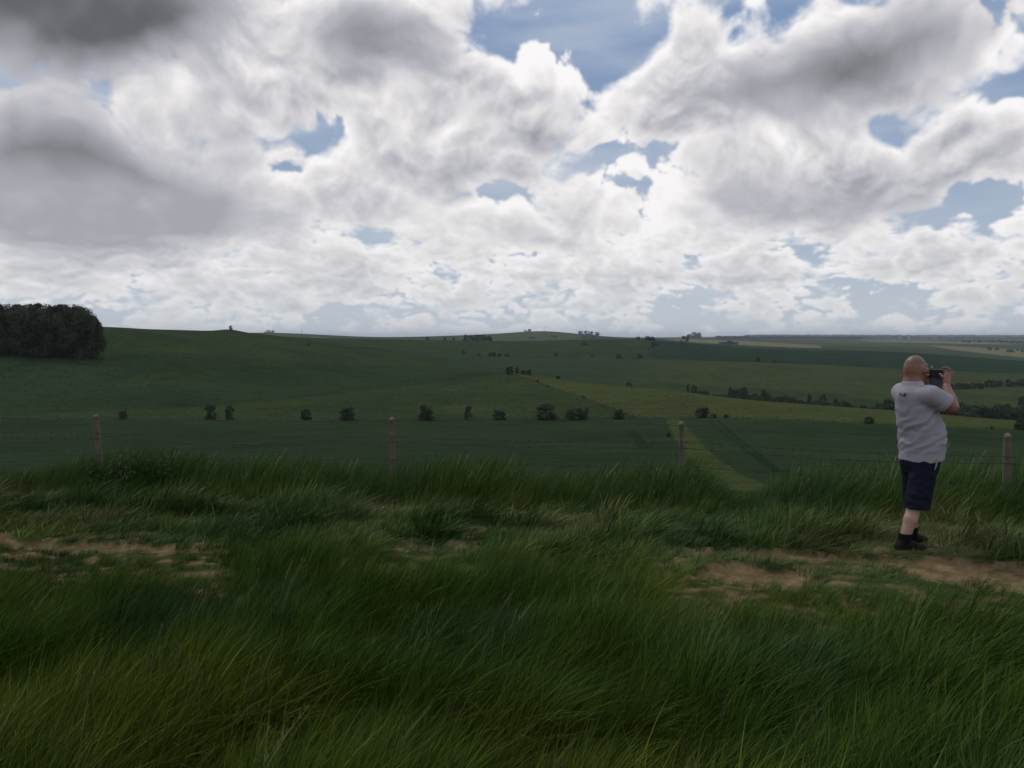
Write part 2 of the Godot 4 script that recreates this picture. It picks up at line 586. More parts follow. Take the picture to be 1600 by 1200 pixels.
func tumulus(x: float, d: float) -> float:
	if d > 2400.0 and d < 4800.0:
		# the rounded far hill
		var hx := (x - 160.0) / 190.0
		var hd := (d - 3520.0) / 420.0
		return 17.0 * exp(-hx * hx - hd * hd)
	var e := ((x + 241.0) * (x + 241.0) + (d - 640.0) * (d - 640.0)) / 130.0
	return 2.2 * exp(-e) if e < 9.0 else 0.0

func build_land() -> void:
	n_far = noise(41, FastNoiseLite.TYPE_CELLULAR, 0.0021, 1)
	n_far.cellular_return_type = FastNoiseLite.RETURN_CELL_VALUE
	n_patch = noise(42, FastNoiseLite.TYPE_SIMPLEX_SMOOTH, 0.011, 4)
	n_fine = noise(43, FastNoiseLite.TYPE_SIMPLEX_SMOOTH, 0.16, 3)
	field_shape(STRIP, f_strip)
	field_shape(LEFT_CROP, f_left_crop)
	field_shape(RIGHT_CROP, f_right_crop)
	field_shape(PASTURE, f_pasture)
	field_shape(YELLOW, f_yellow)
	field_shape(HILL_DARK, f_hill_dark)
	field_shape(VALLEY_DARK, f_valley_dark)
	field_shape(OLIVE, f_olive)
	field_shape(RIDGE_CROP, f_ridge_crop)
	tram_right = [ln_tram_0, ln_tram_1]
	tram_left = [ln_tram_2, ln_tram_3]
	# a fan of rings round the camera, finest where land shows
	var turn := PackedFloat32Array()
	var a := -0.72
	while a < 0.72:
		turn.append(a)
		a += 0.0028
	var fine := turn.size()
	var rest := TAU - (turn[fine - 1] - turn[0])
	for i in range(1, 110):
		turn.append(turn[fine - 1] + rest * i / 110.0)
	var rings := PackedFloat32Array([0.3, 0.6, 0.9])
	var r := 1.0
	while r < FARTHEST * 0.98:
		rings.append(r)
		if r < 12.0:
			r += 0.075
		elif r < 50.0:
			r *= 1.04
		elif r < 1500.0:
			r *= 1.0088
		elif r < 5000.0:
			r *= 1.016
		else:
			r *= 1.05
	var nc := turn.size()
	var nr := rings.size()
	var v := PackedVector3Array()
	var col := PackedColorArray()
	var ids := PackedByteArray()
	v.resize(nc * nr)
	col.resize(nc * nr)
	ids.resize(nc * nr)
	for i in nc:
		var t := turn[i]
		var st := sin(t)
		var ct := cos(t)
		var ahead := smooth(1.9, 1.0, absf(wrapf(t, -PI, PI)))       # behind the viewer the ridge runs on level
		var tc := clampf(wrapf(t, -PI, PI), -0.8, 0.8)
		var sight := sight_column(tan(tc))
		var cc := cos(tc)
		for j in nr:
			var rr := rings[j]
			var x := rr * st
			var d := rr * ct
			var y := 0.0
			if rr < 12.0:
				y = verge_height(x, d) + n_bump.get_noise_2d(x, d) * 0.035 * smooth(0.0, 3.0, rr)
				y -= 0.05 * smooth(0.0, 0.5, dirt_at(x, d + 0.15 * x))
				y -= 0.06 * smooth(0.45, 0.0, absf(d + 0.15 * x - 8.55))
			elif ahead > 0.0:
				y = column_height(sight, rr * sin(tc), rr * cc)
				if ahead < 1.0 and rr < 45.0:
					y = lerpf(verge_height(x, d), y, smooth(20.0, 45.0, rr) * ahead)
				y += tumulus(x, d)
			if ahead < 1.0 and rr >= 12.0:
				var flat := verge_height(x, d) if rr < 40.0 else lerpf(verge_height(x, d), -1.5 + 2.0 * n_patch.get_noise_2d(x * 0.3, d * 0.3), smooth(40.0, 120.0, rr))
				y = lerpf(flat, y, ahead)
			var k := i * nr + j
			v[k] = Vector3(x, y, -d)
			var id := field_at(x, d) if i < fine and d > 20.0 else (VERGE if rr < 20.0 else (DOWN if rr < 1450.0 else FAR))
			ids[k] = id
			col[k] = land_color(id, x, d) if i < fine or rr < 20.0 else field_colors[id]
	var tris := []
	for f in FIELD_NAMES.size():
		tris.append(PackedInt32Array())
	for i in nc:
		var i2 := (i + 1) % nc
		for j in nr - 1:
			var k := i * nr + j
			var k2 := i2 * nr + j
			tris[ids[k]].append_array([k, k + 1, k2 + 1, k, k2 + 1, k2])
	var normals := PackedVector3Array()
	normals.resize(v.size())
	for i in nc:
		var i0 := (i + nc - 1) % nc
		var i2 := (i + 1) % nc
		for j in nr:
			var j0 := maxi(j - 1, 0)
			var j2 := mini(j + 1, nr - 1)
			var n := (v[i * nr + j2] - v[i * nr + j0]).cross(v[i0 * nr + j] - v[i2 * nr + j])
			if n.y < 0.0:
				n = -n
			normals[i * nr + j] = n.normalized()
	var crop_grain := grain(51, 0.02, 4, 0.75, 1.0)
	var grass_grain := grain(52, 0.02, 5, 0.7, 1.0)
	var soil_grain := grain(53, 0.03, 5, 0.75, 1.0)
	for f in FIELD_NAMES.size():
		var src: PackedInt32Array = tris[f]
		if src.is_empty():
			continue
		var remap := PackedInt32Array()
		remap.resize(v.size())
		remap.fill(-1)
		var fv := PackedVector3Array()
		var fn := PackedVector3Array()
		var fc := PackedColorArray()
		var fi := PackedInt32Array()
		fi.resize(src.size())
		for t in src.size():
			var k := src[t]
			if remap[k] < 0:
				remap[k] = fv.size()
				fv.append(v[k])
				fn.append(normals[k])
				fc.append(col[k])
			fi[t] = remap[k]
		var o := MeshInstance3D.new()
		o.mesh = array_mesh(fv, fi, fn, fc)
		if f == VERGE:
			o.material_override = tinted(soil_grain, 0.9)
		elif f == LEFT_CROP or f == RIGHT_CROP or f == RIDGE_CROP:
			o.material_override = tinted(crop_grain, 14.0)
		elif f == FAR:
			o.material_override = tinted(crop_grain, 300.0)
		else:
			o.material_override = tinted(grass_grain, 26.0)
		structure(o, FIELD_NAMES[f])

var ln_hedge := PackedVector2Array()
var ln_hedge_right := PackedVector2Array()
var ln_diagonal := PackedVector2Array()
var ln_fence := PackedVector2Array()
var f_left_crop := PackedVector2Array()
var f_right_crop := PackedVector2Array()
var f_strip := PackedVector2Array()
var f_pasture := PackedVector2Array()
var f_yellow := PackedVector2Array()
var f_hill_dark := PackedVector2Array()
var ln_mid_hedge := PackedVector2Array()
var f_valley_dark := PackedVector2Array()
var f_olive := PackedVector2Array()
var f_ridge_crop := PackedVector2Array()
var ln_lane := PackedVector2Array()
var ln_tram_0 := PackedVector2Array()
var ln_tram_1 := PackedVector2Array()
var ln_tram_2 := PackedVector2Array()
var ln_tram_3 := PackedVector2Array()
var b_hedge := []
var b_right := []
var b_strip := []
var b_spur := []
var b_valley := []
var b_copse := []
var b_row := []
var b_mid := []
var b_ridge := []
var b_skyline := []
var b_clump := []
var b_far := []
var b_far_hill := []
var b_wood := []

func survey_fields() -> void:
	ln_hedge = pts([-206.3, 203, -174.9, 203.1, -139.9, 203.1, -104.9, 202.9, -71.28, 206.9, -35.99, 209, 0, 211.1, 21.72, 210.3, 34.62, 211.7, 42.55, 205.9])
	ln_hedge_right = pts([42.55, 205.9, 52.84, 204.6, 65.25, 189.4, 79.09, 183.7, 93.91, 181.7, 107.4, 178.1, 121.8, 176.6, 141, 172.2])
	ln_diagonal = pts([-207.3, 204, -177.5, 206.1, -148.4, 215.5, -126.5, 226.1, -104.2, 242.3, -90, 261.6, -69.12, 309.4, -48.12, 350.2, -24.82, 361.5, -3.331, 388.4])
	ln_fence = pts([-3.331, 388.4, 11.59, 337.6, 18.25, 303.4, 26.14, 264.4, 32.29, 234.5, 34.62, 211.7])
	f_left_crop = pts([-206.3, 203, -174.9, 203.1, -139.9, 203.1, -104.9, 202.9, -71.28, 206.9, -35.99, 209, 0, 211.1, 21.72, 210.3, 34.62, 211.7, 42.55, 205.9, 33.46, 156.5, 23.89, 105.6, 19.62, 79.68, 10.15, 36.62, 7.129, 26, -26.29, 26])
	f_right_crop = pts([42.77, 186.7, 35.37, 146.5, 26.09, 99.08, 21.83, 74.25, 15.78, 47.36, 10.03, 26, 28.96, 26, 141, 172.2, 121.8, 176.6, 107.4, 178.1, 93.91, 181.7, 79.09, 183.7, 65.25, 189.4, 52.84, 204.6, 45.98, 203.8])
	f_strip = pts([42.55, 205.9, 33.46, 156.5, 23.89, 105.6, 19.62, 79.68, 10.15, 36.62, 5.484, 20, 8.398, 20, 10.03, 26, 15.78, 47.36, 21.83, 74.25, 26.09, 99.08, 35.37, 146.5, 42.77, 186.7, 45.98, 203.8])
	f_pasture = pts([-207.3, 204, -177.5, 206.1, -148.4, 215.5, -126.5, 226.1, -104.2, 242.3, -90, 261.6, -69.12, 309.4, -48.12, 350.2, -24.82, 361.5, -3.331, 388.4, 11.59, 337.6, 18.25, 303.4, 26.14, 264.4, 32.29, 234.5, 34.62, 211.7, 34.62, 211.7, 21.72, 210.3, 0, 211.1, -35.99, 209, -71.28, 206.9, -104.9, 202.9, -139.9, 203.1, -174.9, 203.1, -206.3, 203])
	f_yellow = pts([-3.331, 388.4, 11.59, 337.6, 18.25, 303.4, 26.14, 264.4, 32.29, 234.5, 34.62, 211.7, 42.55, 205.9, 52.84, 204.6, 65.25, 189.4, 79.09, 183.7, 93.91, 181.7, 107.4, 178.1, 121.8, 176.6, 141, 172.2, 203.5, 250, 181.7, 265, 149.1, 290, 109, 318, 88.69, 345, 65.12, 380, 35.99, 420, 15.08, 440, 0, 430])
	f_hill_dark = pts([-207.3, 204, -177.5, 206.1, -148.4, 215.5, -126.5, 226.1, -104.2, 242.3, -90, 261.6, -69.12, 309.4, -48.12, 350.2, -24.82, 361.5, -3.331, 388.4, -6.65, 387.6, -29.22, 425.8, -65.85, 480, -96.55, 469.3, -126.5, 421.7, -161.7, 377.6, -191.5, 352.2, -219.2, 319.9, -274, 319.9, -320.4, 317])
	ln_mid_hedge = pts([-143.7, 559.7, -124.3, 605.1, -121.1, 786, -74.06, 864.9, 0, 873.6, 74.91, 874.4, 148.8, 868.5, 220.3, 857.2, 288.1, 840.4, 356.4, 831.6, 422.1, 820.5, 498.9, 831, 575.9, 839.2, 669.3, 821])
	f_valley_dark = pts([-143.7, 559.7, -124.3, 605.1, -121.1, 786, -74.06, 864.9, 0, 873.6, 74.91, 874.4, 148.8, 868.5, 128.5, 749.6, 103.4, 602.2, 68.55, 400, 15.25, 445, -8.055, 470, -93.23, 680, -135.7, 660, -164.5, 640])
	f_olive = pts([148.8, 868.5, 220.3, 857.2, 288.1, 840.4, 356.4, 831.6, 422.1, 820.5, 498.9, 831, 575.9, 839.2, 669.3, 821, 358.2, 440, 301.6, 440, 252.3, 489, 227.4, 529.2, 207.1, 547.9, 184.7, 565.8, 148.2, 575.2, 129.3, 579.1, 99.94, 582.1])
	f_ridge_crop = pts([248.4, 1330, 188.1, 1036, 164.3, 871.5, 220.3, 857.2, 288.1, 840.4, 356.4, 831.6, 422.1, 820.5, 498.9, 831, 575.9, 839.2, 669.3, 821, 1140, 1400, 959.7, 1400, 719.8, 1400, 479.9, 1400])
	ln_lane = pts([99.94, 582.1, 129.3, 579.1, 148.2, 575.2, 184.7, 565.8, 207.1, 547.9, 227.4, 529.2, 252.3, 489])
	ln_tram_0 = pts([50.41, 190, 36.68, 125.1, 28.85, 87.88, 23.69, 66.49])
	ln_tram_1 = pts([52.34, 188.8, 37.94, 125, 29.66, 88.03, 24.35, 66.7])
	ln_tram_2 = pts([24.96, 160.9, 21.22, 128.2, 17.87, 101.5])
	ln_tram_3 = pts([26, 160.5, 22.07, 127.9, 18.72, 101.4])
	b_hedge = [-106.6, 203.94, 2.8, 2.45, -83.165, 205.04, 3.51, 4.39, -78.21, 205.94, 2.82, 4.24, -57.528, 208.11, 3.21, 3.21, -45.449, 206.15, 5.12, 3.89, -24.033, 206.71, 4.78, 4.61, -12.407, 211.88, 2.54, 3.81, -3.5985, 208.94, 4.12, 2.86, 9.4693, 207.47, 6.58, 4.62, 17.229, 206.25, 6.01, 3.36, 20.254, 208.15, 2.85, 3.21, 29.618, 205.96, 3.35, 3, 51.53, 201.51, 4.14, 2.94, 53.901, 198.73, 1.87, 1.19, 56.849, 197.09, 1.52, 1.01]
	b_right = [86.832, 180.97, 2.64, 1.86, 114.54, 177.44, 0.76, 0.608, 121.18, 176.41, 3.33, 2.87, 122.65, 175.25, 2.7, 2.25]
	b_strip = [27.538, 130.33, 0.893, 0.782]
	b_spur = [-1.3072, 380.95, 4.57, 4.24, 2.6804, 390.58, 2.01, 3.68, 5.6588, 388.01, 3.32, 2.33, 8.9615, 386.87, 3.32, 2.98, 23.279, 376.73, 2.58, 1.61, 11.69, 340.44, 1.46, 1.17, 25.83, 268.29, 1.15, 0.92, 15.052, 318.67, 1.37, 0.819]
	b_valley = [70.673, 450, 4.34, 5.61, 76.121, 450, 4.34, 3.17, 81.539, 450, 3.37, 3.07, 88.437, 440, 2.36, 2.77, 93.723, 440, 3.77, 3.53, 118.03, 500, 2.14, 5.97, 121.9, 500, 4.82, 5.83, 105.82, 440, 5.18, 4.24, 110.72, 440, 7.54, 5.2, 114.12, 440, 7.07, 5.46, 117.11, 430, 6.45, 4.32, 122.66, 430, 7.83, 4.45, 126.35, 430, 3.68, 4.71, 137.6, 470, 3.02, 7.3, 140.46, 470, 4.03, 6.18, 143.67, 470, 7.55, 6.96, 146.47, 470, 5.03, 8.35, 134, 425, 7.28, 5.76, 141.47, 430, 8.75, 6.84, 137.15, 420, 7.65, 5.07, 141.85, 420, 6.75, 5.09, 155.23, 460, 3.45, 8.07, 158.05, 460, 4.93, 6.34, 147.98, 415, 7.56, 6.53, 154.02, 415, 10.2, 7.39, 160.15, 415, 6.67, 5.42, 164.46, 415, 5.78, 4.74, 169.43, 415, 8.45, 5.75, 173.04, 410, 7.47, 5.54, 183.75, 460, 2.96, 6.5, 188.26, 450, 4.82, 7.15, 195.7, 450, 3.37, 4.55, 179.4, 410, 6.59, 5.45, 183.96, 410, 6.59, 6.13, 188.28, 410, 6.15, 3.77, 193.2, 410, 4.83, 4.18, 194.36, 405, 6.51, 3.66, 197.5, 405, 4.77, 3.76, 203.02, 410, 6.59, 5.85, 212.22, 420, 7.65, 7.74, 203.58, 400, 10.7, 6.11]
	b_copse = [207.82, 395, 10.2, 8.65, 213.26, 390, 10, 8.5, 218.47, 385, 9.9, 9.03, 224.43, 385, 8.25, 9.41, 227.07, 380, 9.77, 9.82, 227.55, 370, 10.3, 7.77, 235.15, 372, 9.56, 8.85, 238.04, 368, 9.07, 8.32, 245.69, 372, 9.56, 10.2, 247.14, 366, 9.41, 9, 252.48, 366, 9.41, 9.6, 258.16, 366, 10.2, 9.54, 265.1, 366, 10.2, 9.49, 241.82, 400, 8.57, 8.13, 251.35, 402, 9.47, 7.76, 262.73, 402, 9.47, 8.99, 273.84, 402, 9.47, 8.41]
	b_row = [341.35, 590.44, 6.07, 5.06, 352.44, 598.97, 6.16, 5.13, 363.87, 607.79, 6.25, 5.21, 370.68, 610.4, 6.28, 5.23, 381.92, 619.31, 6.9, 5.31, 390.33, 622.54, 7.47, 4.8, 409.07, 639.36, 7.12, 6.57, 419.22, 648.31, 5.56, 5.56, 425.9, 650.86, 6.13, 5.58, 435.55, 654.44, 5.61, 6.73, 441.48, 656.56, 6.75, 4.5, 454.54, 666.66, 6.28, 6.86, 458.38, 662.25, 6.81, 5.11, 344.33, 502.28, 5.6, 6.89]
	b_mid = [-56.666, 870.61, 4.48, 4.48, -37.239, 852.46, 4.38, 2.92, -22.658, 853.26, 10.2, 5.12, -14.718, 859.08, 5.15, 3.68, -5.9268, 864.87, 7.41, 3.71, 53.108, 898.57, 4.62, 3.85, 124.93, 873.2, 8.23, 5.24, 150.41, 877.83, 7.52, 6.02, 105.07, 1086.5, 9.31, 4.66, -150.49, 554.72, 1.9, 1.43, 281.37, 855.04, 4.4, 5.86, 296.1, 842.65, 3.61, 3.61, 94.995, 887.14, 3.8, 2.28]
	b_ridge = [219.01, 1300, 8.91, 5.18, 228.42, 1260, 10.8, 6.93, 232.25, 1240, 11.7, 6.38, 209.87, 1100, 10.4, 4.79, 199.58, 1060, 6.36, 2.72]
	b_skyline = [-240.1, 640, 2.74, 3.4, -181.99, 1600, 5.48, 8.46, -179.26, 1600, 4.11, 8.53, -143.68, 1600, 5.48, 9.38, -124.53, 1600, 5.48, 8.46]
	b_clump = [-101.58, 1650, 14.1, 16.7, -94.812, 1680, 14.4, 15.9, -82.738, 1640, 15.5, 15.5, -75.141, 1690, 15.9, 17.9, -63.102, 1640, 15.5, 17.3, -54.267, 1670, 15.7, 15.1, -47.685, 1640, 11.2, 13.4]
	b_far = [496.41, 2150, 27.6, 20.6, 645.42, 2300, 23.7, 8.67, 667, 2300, 27.6, 13.6, 701.68, 2350, 20.1, 10.1]
	b_far_hill = [1093.4, 4600, 31.5, 25.6, 1116.8, 4600, 39.4, 37.7, 1148.3, 4600, 35.5, 34.2, 324.95, 3520, 27.1, 15.6, 349.02, 3520, 27.1, 18.2, 373.11, 3520, 27.1, 17.5, 397.2, 3520, 30.2, 16.6, 161.64, 3000, 15.4, 6.17, 174.47, 3000, 15.4, 6.17, -1142.8, 3500, 24, 10.8, -1118.9, 3500, 24, 10.8, 81.224, 3520, 18.1, 11.8, 63.18, 3520, 15.1, 8.21, 79.378, 2900, 39.8, 4.47]
	b_wood = [-233.38, 318, 16.9, 18.9, -227.48, 322, 16.4, 19.5, -220.74, 325, 15, 19.2, -213.76, 327, 14.4, 18.8, -205.32, 326, 14.3, 19.5, -199.35, 329, 14.5, 19.9, -193.18, 330, 13.7, 20.8, -189.33, 333, 12.3, 19.1, -189.6, 340, 8.65, 16.7, -252.25, 350, 17.8, 19.6, -244.55, 354, 17.2, 19.9, -236.96, 358, 17.4, 19.4, -227.16, 358, 17.4, 20.5, -219.23, 360, 16.7, 20.7, -213.04, 362, 15.1, 21, -209.24, 365, 12.7, 20, -207.8, 370, 8.56, 16.7, -279.72, 400, 18.5, 18.3, -268.75, 404, 18.7, 17.9, -254.96, 404, 18.7, 18.5, -243.78, 406, 16.9, 17.8, -236.67, 408, 15.1, 16.8]

# ------------------------------------------------------------------ grass
var n_clump: FastNoiseLite
var n_gust: FastNoiseLite
var n_tone: FastNoiseLite
var n_tussock: FastNoiseLite

func blade(v: PackedVector3Array, idx: PackedInt32Array, col: PackedColorArray, root: Vector3, length: float, width: float, wind: Vector3, bend: float, face: float, tone: Color, segs := 4) -> void:
	var side := Vector3(cos(face), 0, sin(face))
	var base := v.size()
	for s in segs + 1:
		var t := float(s) / segs
		var p := root + Vector3.UP * (length * (t - 0.42 * bend * t * t)) + wind * (length * bend * pow(t, 1.7))
		var w := width * (1.0 - t * t) * 0.5
		if s == segs:
			v.append(p)
			col.append(tone)
		else:
			v.append(p - side * w)
			v.append(p + side * w)
			col.append(tone)
			col.append(tone)
	for s in segs - 1:
		var k := base + s * 2
		idx.append_array([k, k + 2, k + 1, k + 1, k + 2, k + 3])
	var e := base + (segs - 1) * 2
	idx.append_array([e, e + 2, e + 1])

func tuft_mesh(seed_: int, blades: int, radius: float, width: float, bend0: float, bend1: float, dry: float) -> ArrayMesh:
	# blades of about one metre, to be scaled, combed by a wind from the left
	var g := RandomNumberGenerator.new()
	g.seed = seed_
	var v := PackedVector3Array()
	var idx := PackedInt32Array()
	var col := PackedColorArray()
	for i in blades:
		var a := g.randf() * TAU
		var rr := sqrt(g.randf()) * radius
		var root := Vector3(cos(a) * rr, -0.03, sin(a) * rr)
		var out := Vector3(cos(a), 0, sin(a)) * g.randf_range(0.0, 0.5)
		var wind := (Vector3(0.85, 0, g.randf_range(-0.55, 0.55)) + out + Vector3(g.randfn() * 0.35, 0, g.randfn() * 0.35)).limit_length(1.3)
		var length := g.randf_range(0.45, 1.0)
		if g.randf() < 0.12:
			length *= 1.15
		var t := pow(g.randf(), 2.2) * 1.7 + 0.42
		var tone := Color(t * g.randf_range(0.85, 1.15), t, t * g.randf_range(0.75, 1.15))
		if g.randf() < dry:
			tone = Color(2.6, 1.9, 2.4) * g.randf_range(0.7, 1.2)
		blade(v, idx, col, root, length, width * (g.randf_range(0.6, 1.2) if g.randf() < 0.88 else 1.8), wind, g.randf_range(bend0, bend1), g.randf() * PI, tone)
	return array_mesh(v, idx, PackedVector3Array(), col)

func stalk_mesh(seed_: int) -> ArrayMesh:
	# flowering stems with loose seed heads
	var g := RandomNumberGenerator.new()
	g.seed = seed_
	var v := PackedVector3Array()
	var idx := PackedInt32Array()
	var col := PackedColorArray()
	for i in 3:
		var root := Vector3(g.randf_range(-0.06, 0.06), 0, g.randf_range(-0.06, 0.06))
		var length := g.randf_range(0.75, 1.1)
		var lean := Vector3(1, 0, g.randf_range(-0.5, 0.5)) * g.randf_range(0.15, 0.4)
		var prev := root
		for s in range(1, 7):
			var t := s / 6.0
			var p := root + Vector3.UP * length * (t - 0.2 * lean.length() * t * t) + lean * length * t * t
			var side := Vector3(0.0016, 0, 0.0012)
			var k := v.size()
			v.append_array([prev - side, prev + side, p - side, p + side])
			idx.append_array([k, k + 2, k + 1, k + 1, k + 2, k + 3])
			for q in 4:
				col.append(Color(0.9, 0.9, 0.9))
			if t > 0.7:
				for b in 5:
					var c := p.lerp(prev, g.randf())
					var dir := Vector3(g.randf_range(-0.5, 1.0), g.randf_range(0.2, 1.0), g.randf_range(-0.7, 0.7)).normalized()
					blade(v, idx, col, c, g.randf_range(0.02, 0.05), 0.006, dir, 0.8, g.randf() * PI, Color(1.15, 1.1, 1.0), 2)
			prev = p
	return array_mesh(v, idx, PackedVector3Array(), col)

func leaf_material(rough := 0.55, glow := 0.35) -> StandardMaterial3D:
	var m := StandardMaterial3D.new()
	m.vertex_color_use_as_albedo = true
	m.roughness = rough
	m.metallic_specular = 0.18
	m.backlight_enabled = true
	m.backlight = Color(glow, glow, glow)
	m.cull_mode = BaseMaterial3D.CULL_DISABLED
	return m

var bank_line := PackedVector2Array([Vector2(-400, 735), Vector2(0, 738), Vector2(60, 732), Vector2(150, 712), Vector2(200, 704), Vector2(260, 708), Vector2(330, 722), Vector2(420, 718), Vector2(500, 722), Vector2(570, 732), Vector2(640, 725), Vector2(700, 721), Vector2(780, 720), Vector2(830, 738), Vector2(900, 743), Vector2(960, 730), Vector2(1050, 729), Vector2(1105, 742), Vector2(1150, 778), Vector2(1185, 772), Vector2(1215, 748), Vector2(1260, 735), Vector2(1350, 729), Vector2(1500, 733), Vector2(1600, 729), Vector2(2000, 730)])

func bank_top(px: float) -> float:
	for i in bank_line.size() - 1:
		if px < bank_line[i + 1].x:
			return lerpf(bank_line[i].y, bank_line[i + 1].y, clampf((px - bank_line[i].x) / (bank_line[i + 1].x - bank_line[i].x), 0.0, 1.0))
	return 730.0

func grass_height(x: float, d: float) -> float:
	# how tall the grass stands; low along the wheel ruts, rank on the bank under the fence
	var q := d + 0.15 * x
	var c := n_clump.get_noise_2d(x, d)
	if q < 6.9:
		var h := 0.315 + c * 0.17 + 0.12 * n_tussock.get_noise_2d(x * 0.8, d)
		h = lerpf(h, 0.22 + c * 0.12, smooth(5.0, 6.3, q))
		for e in dirt_patches:
			# trodden short round each bare patch, more so on the near side
			var dx := maxf(absf(x - e[0] * (1.0 - (6.3 - q) * 0.12)) - e[2] * 1.0, 0.0)
			var dq := maxf(maxf(q - e[1] - e[3], (e[1] - e[3] - 0.85) - q), 0.0)
			var near := smooth(0.45, 0.0, sqrt(dx * dx + dq * dq))
			h = lerpf(h, 0.095 + c * 0.04, near * 0.95)
		return maxf(minf(h, lerpf(0.10, 0.6, smooth(0.35, 0.8, Vector2((x - 3.72) * 0.8, d - 6.6).length()))), 0.06)
	if q < 8.9:
		var h := 0.15 + c * 0.07 + 0.26 * smooth(0.05, 0.5, n_tussock.get_noise_2d(x, d * 1.6))
		h = lerpf(h, 0.08, smooth(0.4, 0.1, absf(q - 8.55)) * 0.8)
		return maxf(minf(h, lerpf(0.09, 0.6, smooth(0.35, 0.8, Vector2((x - 3.72) * 0.8, d - 6.75).length()))), 0.05)
	var top := EYE - (bank_top(800.0 + x / d * FOCAL) - 527.0) / FOCAL * d
	var tall := clampf(top - verge_height(x, d), 0.22, 0.85)
	return lerpf(0.2, tall, smooth(8.8, 9.9, q)) * (0.9 + c * 0.25)

func grass_tone(x: float, d: float, g: RandomNumberGenerator) -> Color:
	var q := d + 0.15 * x
	var t := n_tone.get_noise_2d(x, d)
	var lush := Color(0.064, 0.118, 0.016)
	var gold := Color(0.115, 0.155, 0.020)
	var blue := Color(0.048, 0.100, 0.028)
	var dry := Color(0.125, 0.122, 0.060)
	var c := lush.lerp(gold, smooth(0.0, 0.5, t))
	c = c.lerp(blue, smooth(-0.05, -0.5, t))
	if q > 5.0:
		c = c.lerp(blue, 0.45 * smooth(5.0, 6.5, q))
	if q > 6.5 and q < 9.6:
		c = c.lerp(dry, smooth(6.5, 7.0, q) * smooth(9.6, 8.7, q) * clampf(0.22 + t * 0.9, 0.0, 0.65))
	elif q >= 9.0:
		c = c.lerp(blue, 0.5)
	return c * g.randf_range(0.72, 1.25)

func sow(called: String, label: String, meshes: Array, spots: Array, m: Material) -> void:
	# spots: [transform, colour] dealt out among the tuft meshes
	var root := Node3D.new()
	root.name = numbered(called)
	root.set_meta("kind", "stuff")
	tag(root, label, "grass")
	add_child(root)
	for k in meshes.size():
		var mm := MultiMesh.new()
		mm.transform_format = MultiMesh.TRANSFORM_3D
		mm.use_colors = true
		mm.mesh = meshes[k]
		var n := 0
		for i in range(k, spots.size(), meshes.size()):
			n += 1
		mm.instance_count = n
		var at := 0
		for i in range(k, spots.size(), meshes.size()):
			mm.set_instance_transform(at, spots[i][0])
			mm.set_instance_color(at, spots[i][1])
			at += 1
		var o := MultiMeshInstance3D.new()
		o.name = "tufts"
		o.multimesh = mm
		o.material_override = m
		o.set_meta("kind", "stuff")
		root.add_child(o, true)

